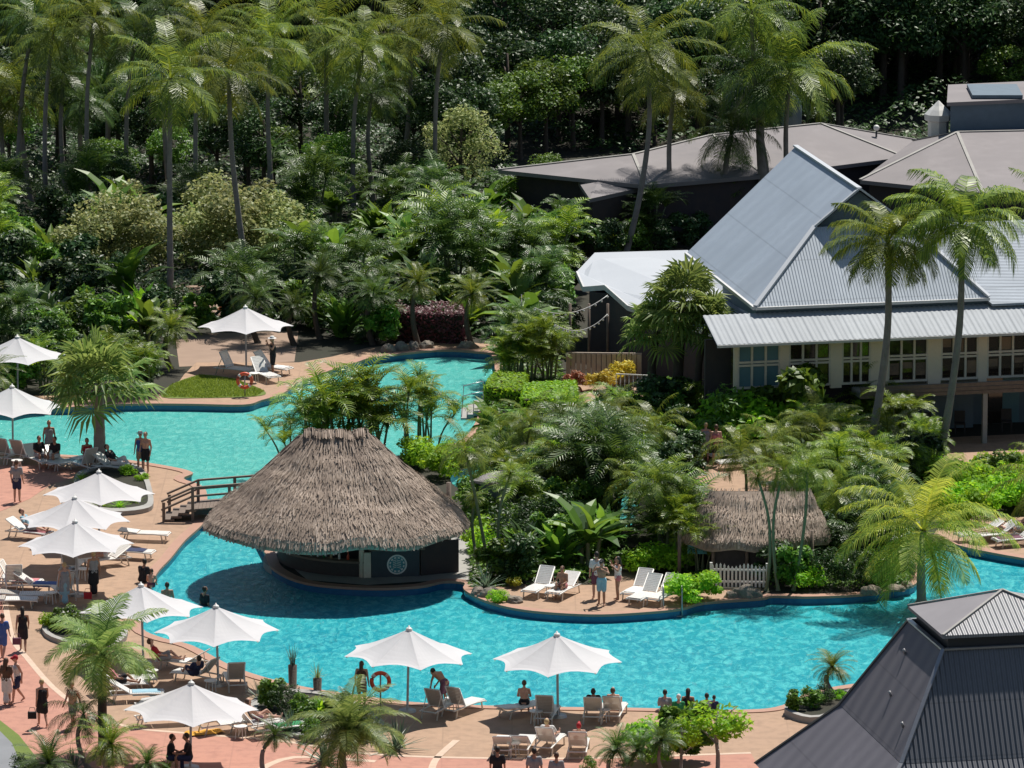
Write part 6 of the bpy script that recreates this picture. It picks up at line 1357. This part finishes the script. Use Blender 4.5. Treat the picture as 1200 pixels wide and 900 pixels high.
fill([(930, 568), (1085, 565), (1070, 590), (1010, 640), (968, 645), (960, 600)], [('cane', 1.5), ('canethin', 1), ('canedark', .5), ('shrub', 3), ('darkshrub', 2), ('brightshrub', 2), ('heliconia', 1.5), ('lime', .3)], 1.45, (.75, 1.1), 'in the garden below the cream building', 'large garden planting')
fill([(965, 680), (968, 645), (1060, 610), (1070, 640), (1062, 680)], [('darkshrub', 3), ('shrub', 2), ('canedark', 1)], 1.7, (.8, 1.1), 'at the water behind the big low coconut palm', 'waterside garden planting')
fill([(1100, 622), (1095, 575), (1120, 560), (1290, 572), (1290, 605), (1150, 602)], [('brightshrub', 5), ('shrub', 1)], 1.35, (.95, 1.2), 'in the bright hedge above the right bank', 'right bank hedge')
for i, px in enumerate(range(836, 1006, 17)): plant('shrub' if i % 4 == 1 else 'brightshrub', at(px, 533-(px-836)*.04), [1.35, 1.75, 1.9][i % 3]*(1 if px < 960 else .85), 'against the left end of the cream building', 'shrubs at the left end of the cream building')
# far bank and understory
ub = [at(288, 432)]; um = at(288, 440); keepF = [(um.x, um.y, 3.2), (um.x+.6, um.y+4, 3.4)]
fp = at(168, 240); fp2 = at(230, 355); ek = at(5, 250); ol = at(190, 312); ol2 = at(275, 312); keepP = [(fp.x, fp.y, 2.6), (fp2.x, fp2.y-1, 2.2), (ek.x, ek.y+3, 5), (ol.x, ol.y, 3), (ol2.x, ol2.y, 4)]
fill([(-30, 472), (-30, 430), (120, 425), (200, 430), (190, 462), (100, 470)], [('shrub', 2), ('darkshrub', 3), ('fern', 2), ('heliconia', 1), ('cane', 1)], 1.9, (.7, 1.0), 'on the far bank behind the left edge parasols', 'far left bank planting', keepF)
fill([(-30, 428), (-30, 340), (190, 340), (345, 362), (560, 362), (600, 395), (560, 402), (360, 412), (350, 390), (200, 395), (190, 425)], [('darkshrub', 4), ('shrub', 3), ('heliconia', 3), ('fern', 1), ('canedark', 1), ('banana', 2), ('lime', .2)], 2.4, (.9, 1.35), 'in the undergrowth behind the far bank', 'far bank undergrowth', keepF+keepP)
for px, py, s in [(95, 330, 1.1), (120, 322, 1.2), (150, 318, 1.2), (182, 322, 1.1), (232, 318, 1.2), (262, 322, 1.3), (280, 312, 1.3), (310, 315, 1.3), (335, 322, 1.1), (150, 300, 1.2), (250, 300, 1.3), (300, 298, 1.2)]:
    plant('oliveshrub', at(px, py), s*1.25, 'between the tall palm trunks at left', 'variegated shrubs between the palm trunks')
fill([(-40, 338), (-40, 265), (600, 265), (640, 330), (600, 360), (345, 345), (200, 330)], [('darkshrub', 3), ('shrub', 2), ('canedark', 1.2), ('banana', 3), ('heliconia', 2), ('cane', .8), ('shrub', 1)], 3.1, (1.0, 1.5), 'in the jungle garden behind the upper pool', 'jungle garden understory', keepP)
fill([(598, 395), (598, 340), (640, 330), (652, 380), (640, 425), (600, 420)], [('canedark', 1), ('shrub', 2), ('darkshrub', 2), ('banana', 1), ('tree', .3)], 2.3, (.9, 1.3), 'left of the verandah wing', 'verandah garden planting')
fill([(590, 305), (590, 275), (700, 290), (840, 270), (895, 262), (850, 290), (800, 300), (700, 305)], [('shrub', 3), ('canedark', 2), ('darkshrub', 3), ('lime', 1), ('fern', 1)], 1.9, (.8, 1.15), 'between the long pavilion and the pale roofs', 'planting along the long pavilion')
fill([(-60, 262), (-60, 228), (580, 228), (600, 262)], [('tree', 1.5), ('darktree', 2), ('canedark', 3), ('banana', 2), ('darkshrub', 3)], 3.3, (.45, .62), 'under the tall palms at the forest edge', 'forest edge planting', keepP)
fill([(-80, 226), (-80, 178), (560, 178), (575, 226)], [('tree', 2), ('darktree', 5), ('canedark', 1)], 4.2, (.5, .8), 'in the forest behind the tall palms', 'forest trees', keepP)
def band(x0, x1, y0, y1, kinds, sp, sr, where, group, skip=None):
    y = y0; row = 0; names = [k for k, _ in kinds]; ws = [q for _, q in kinds]
    while y < y1:
        xa = (x0-600)/FPX*y*1.02; xb = (x1-600)/FPX*y*1.02; x = xa+(row % 2)*sp*.5
        while x < xb:
            qx, qy = x+rnd.uniform(-.3, .3)*sp, y+rnd.uniform(-.3, .3)*sp
            if not (skip and skip(qx, qy)):
                k = rnd.choices(names, ws)[0]; plant(k, Vector((qx, qy, hillz(qy)-.1)), rnd.uniform(*sr), where, group+' ('+KA[k].split(' ')[0]+' '+KA[k].split(' ')[1]+')')
            x += sp
        y += sp*.85; row += 1
band(-60, 1280, 362, 398, [('jungle', 4), ('junglemid', 1.2), ('darktree', 3)], 5.0, (.85, 1.15), 'on the wooded slope at the top', 'trees of the wooded slope')
band(560, 1260, 348, 362, [('darktree', 5), ('jungle', 2)], 3.8, (.6, .9), 'directly behind the grey roofs', 'trees behind the grey roofs', lambda x, y: y < 353 and x > 14)
def cover(name, x0, x1, y0, y1, n, hmax, ls, mat, lab, seed, avoid=(), polys=None):
    """uncountable low growth as one mesh: leaves over a lumpy surface"""
    rr = random.Random(seed); mb = MB(); done = 0
    while done < n:
        y = rr.uniform(y0, y1); f = y/FPX*1.02; x = rr.uniform((x0-600)*f, (x1-600)*f)
        if polys and not any(inside(x, y, q) for q in polys): continue
        if any((x-k[0])**2+(y-k[1])**2 < k[2]**2 for k in avoid): continue
        done += 1
        h = hmax*max(.2, .55+1.1*noise.noise((x*.28, y*.28, seed))+.5*noise.noise((x*.9, y*.9, seed)))
        p = Vector((x, y, hillz(y)+h*(1 if rr.random() < .7 else rr.random())))
        leaf(mb, rr, p, Vector((rr.uniform(-.8, .8), rr.uniform(-.9, .6), 1)).normalized(), ls*rr.uniform(.6, 1.4), .5)
    return tag(put(name, mb.mesh(name, M[mat])), lab, 'undergrowth', None, 'stuff')
for px, py, k, s in [(800, 668, 'cane', 1.0), (822, 672, 'cane', .8), (785, 655, 'canedark', 1.1), (845, 668, 'canethin', .8), (775, 640, 'cane', 1.1)]: plant(k, at(px, py), s, 'beside the left end of the low thatched hut', 'canes beside the low hut')
for px, py, k, s in [(612, 352, 'canedark', 1.2), (645, 350, 'cane', 1.4), (630, 385, 'canedark', 1.1), (600, 375, 'banana', 1.2), (655, 372, 'shrub', 1.4), (628, 338, 'shrub', 1.6), (668, 342, 'darkshrub', 1.4), (590, 345, 'shrub', 1.6), (652, 400, 'darkshrub', 1.2), (660, 415, 'shrub', 1.0)]: plant(k, at(px, py), s, 'at the left corner of the verandah wing', 'plants at the verandah corner')
band(560, 1110, 341, 349, [('darktree', 4), ('tree', 1.2), ('darkshrub', 2)], 3.3, (.5, .72), 'close behind the long pavilion roof', 'trees close behind the pavilion', lambda x, y: x > 20 or (x < 4 and y < 343))
band(880, 1270, 352, 362, [('darktree', 4), ('jungle', 2)], 3.8, (.7, .95), 'behind the slate plant room', 'trees behind the plant room')
for px in (762, 778, 796, 812, 828): plant('darkshrub' if px % 4 else 'shrub', at(px, 512), rnd.uniform(1.0, 1.4), 'at the feet of the shaggy fan palms', 'shrubs under the fan palms')
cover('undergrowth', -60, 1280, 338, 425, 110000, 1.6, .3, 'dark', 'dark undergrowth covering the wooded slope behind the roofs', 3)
jf = [[at(*q) for q in [(-60, 425), (190, 425), (200, 385), (350, 385), (420, 405), (590, 395), (590, 300), (610, 215), (590, 165), (-60, 165)]]]
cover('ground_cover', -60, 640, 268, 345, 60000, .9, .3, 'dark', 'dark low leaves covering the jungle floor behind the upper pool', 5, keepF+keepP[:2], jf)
gf_ = [[at(*q) for q in Q_] for Q_ in ([(550, 690), (552, 600), (640, 600), (730, 640), (738, 655), (700, 684)], [(545, 530), (575, 478), (780, 480), (800, 500), (800, 570), (760, 545), (700, 525), (615, 517), (560, 540)], [(770, 655), (755, 620), (790, 560), (810, 600), (830, 690), (800, 690)], [(765, 480), (840, 470), (1110, 515), (1110, 560), (1065, 690), (900, 690), (960, 610), (960, 560), (900, 500), (790, 500)], [(590, 460), (590, 430), (660, 425), (660, 460)])]
cover('garden_cover', 500, 1200, 226, 285, 30000, .45, .22, 'mid', 'low leafy ground cover filling the garden beds between paths and pools', 8, [(sh_.x, sh_.y, 2.5)], gf_)
for px, py, s in [(555, 212, .62), (580, 196, .66), (610, 188, .7), (640, 182, .72), (672, 177, .72), (705, 172, .72), (545, 190, .75), (595, 176, .8), (655, 168, .8), (735, 166, .7), (530, 222, .55)]: plant('darktree' if px % 2 else 'tree', at(px, py), s, 'at the left end of the long pavilion roof', 'trees at the pavilion end')
lw = [at(*q) for q in [(190, 466), (200, 452), (235, 440), (275, 445), (310, 459), (300, 465), (240, 467)]]; rr = random.Random(2); mb = MB(); k = 0
while k < 14000:
    x, y = rr.uniform(min(p.x for p in lw), max(p.x for p in lw)), rr.uniform(min(p.y for p in lw), max(p.y for p in lw)); k += 1
    if inside(x, y, lw):
        a = rr.uniform(0, 6.28); h = rr.uniform(.04, .10); mb.add([(x-.02*math.cos(a), y-.02*math.sin(a), .03), (x+.02*math.cos(a), y+.02*math.sin(a), .03), (x+rr.uniform(-.04, .04), y+rr.uniform(-.04, .04), .03+h)], [(0, 1, 2)])
M['grass'] = leafmat('grass blade', (.10, .17, .02), (.24, .32, .05), .6, .35, .2)
tag(put('grass', mb.mesh('grass', M['grass'])), 'short mown grass of the small lawn by the far parasol', 'grass', None, 'stuff')
# loose palms of the forest
for i, (bx_, by_, tx, ty, s, k) in enumerate([(55, 232, 62, 40, .85, 'coco'), (80, 222, 75, 85, .8, 'cocod'), (150, 226, 158, 45, .9, 'cocod'), (232, 240, 238, 40, .9, 'coco'), (322, 235, 318, 45, .95, 'coco'), (415, 228, 425, 60, .9, 'coco'), (440, 222, 435, 110, .75, 'cocod'), (512, 226, 520, 30, .9, 'coco'), (20, 222, 40, 20, .85, 'cocod'), (105, 236, 110, 22, .9, 'coco'), (200, 222, 195, 12, .85, 'cocod')]):
    palm((bx_, by_+24), (tx, ty), k, s, 'slender coconut palm in the grove of grey trunks at top left', group='palm grove at top left', r0=.15)
for i, (px, ty, Y, s, k) in enumerate([(60, 60, 345, 1.0, 'coco'), (175, 30, 350, 1.0, 'cocod'), (312, 60, 348, .95, 'coco'), (235, 55, 352, .95, 'coco'), (430, 80, 350, 1.0, 'cocod'), (540, 15, 375, 1.0, 'cocod'), (30, 20, 360, 1.0, 'coco'), (350, 95, 340, .8, 'coco'), (790, 55, 362, 1.0, 'coco'), (830, 95, 352, 1.0, 'cocod'), (700, 40, 380, .8, 'cocod'), (320, 25, 365, 1.1, 'coco'), (100, 25, 372, 1.0, 'coco'), (430, 20, 372, 1.0, 'coco'), (845, 20, 380, 1.0, 'coco'), (940, 30, 370, .9, 'coco'), (320, 175, 318, .65, 'date'), (510, 235, 305, .9, 'date'), (720, 170, 345, .6, 'cocod')]):
    X = (px-600)/FPX*Y*1.01; palm((X, Y, hillz(Y)), (px+rnd.uniform(-8, 8), ty), k, s, 'coconut palm whose crown rises out of the dark forest at the top', group='forest palms at the top', mat='bark')
for px, py, k, s, lab in [(310, 245, 'darktree', .7, 'dark tree between two tall palm trunks'), (645, 318, 'tree', .42, 'round tree left of the pale verandah roof'), (640, 250, 'tree', .42, 'light green tree at the near corner of the long pavilion'), (540, 245, 'oliveTree', 1.25, 'sunlit pale tree in the middle of the jungle garden'), (500, 262, 'tree', .45, 'broadleaf tree right of the sunlit palm trunk'), (715, 292, 'lime', 1.6, 'yellow green bush at the foot of the slender palm by the pavilion'), (745, 290, 'lime', 1.4, 'yellow green bush right of the slender palm by the pavilion'),
                          (1175, 140, 'tree', .6, 'sunlit tree above the slate plant room'), (600, 268, 'tree', .38, 'broadleaf tree left of the long pavilion gable'), (1165, 585, 'brightshrub', 1.2, 'tallest bush of the hedge above the right bank'), (560, 330, 'rust', 1.0, 'bronze plant right of the far bank date palms'), (975, 500, 'tree', .36, 'small leafy tree in front of the left windows'), (1010, 508, 'cane', 1.25, 'cane palm hiding the balcony corner')]:
    plant(k, at(px, py), s, label=lab)
print('plants', cnt[0], 'objects', len(bpy.data.objects))
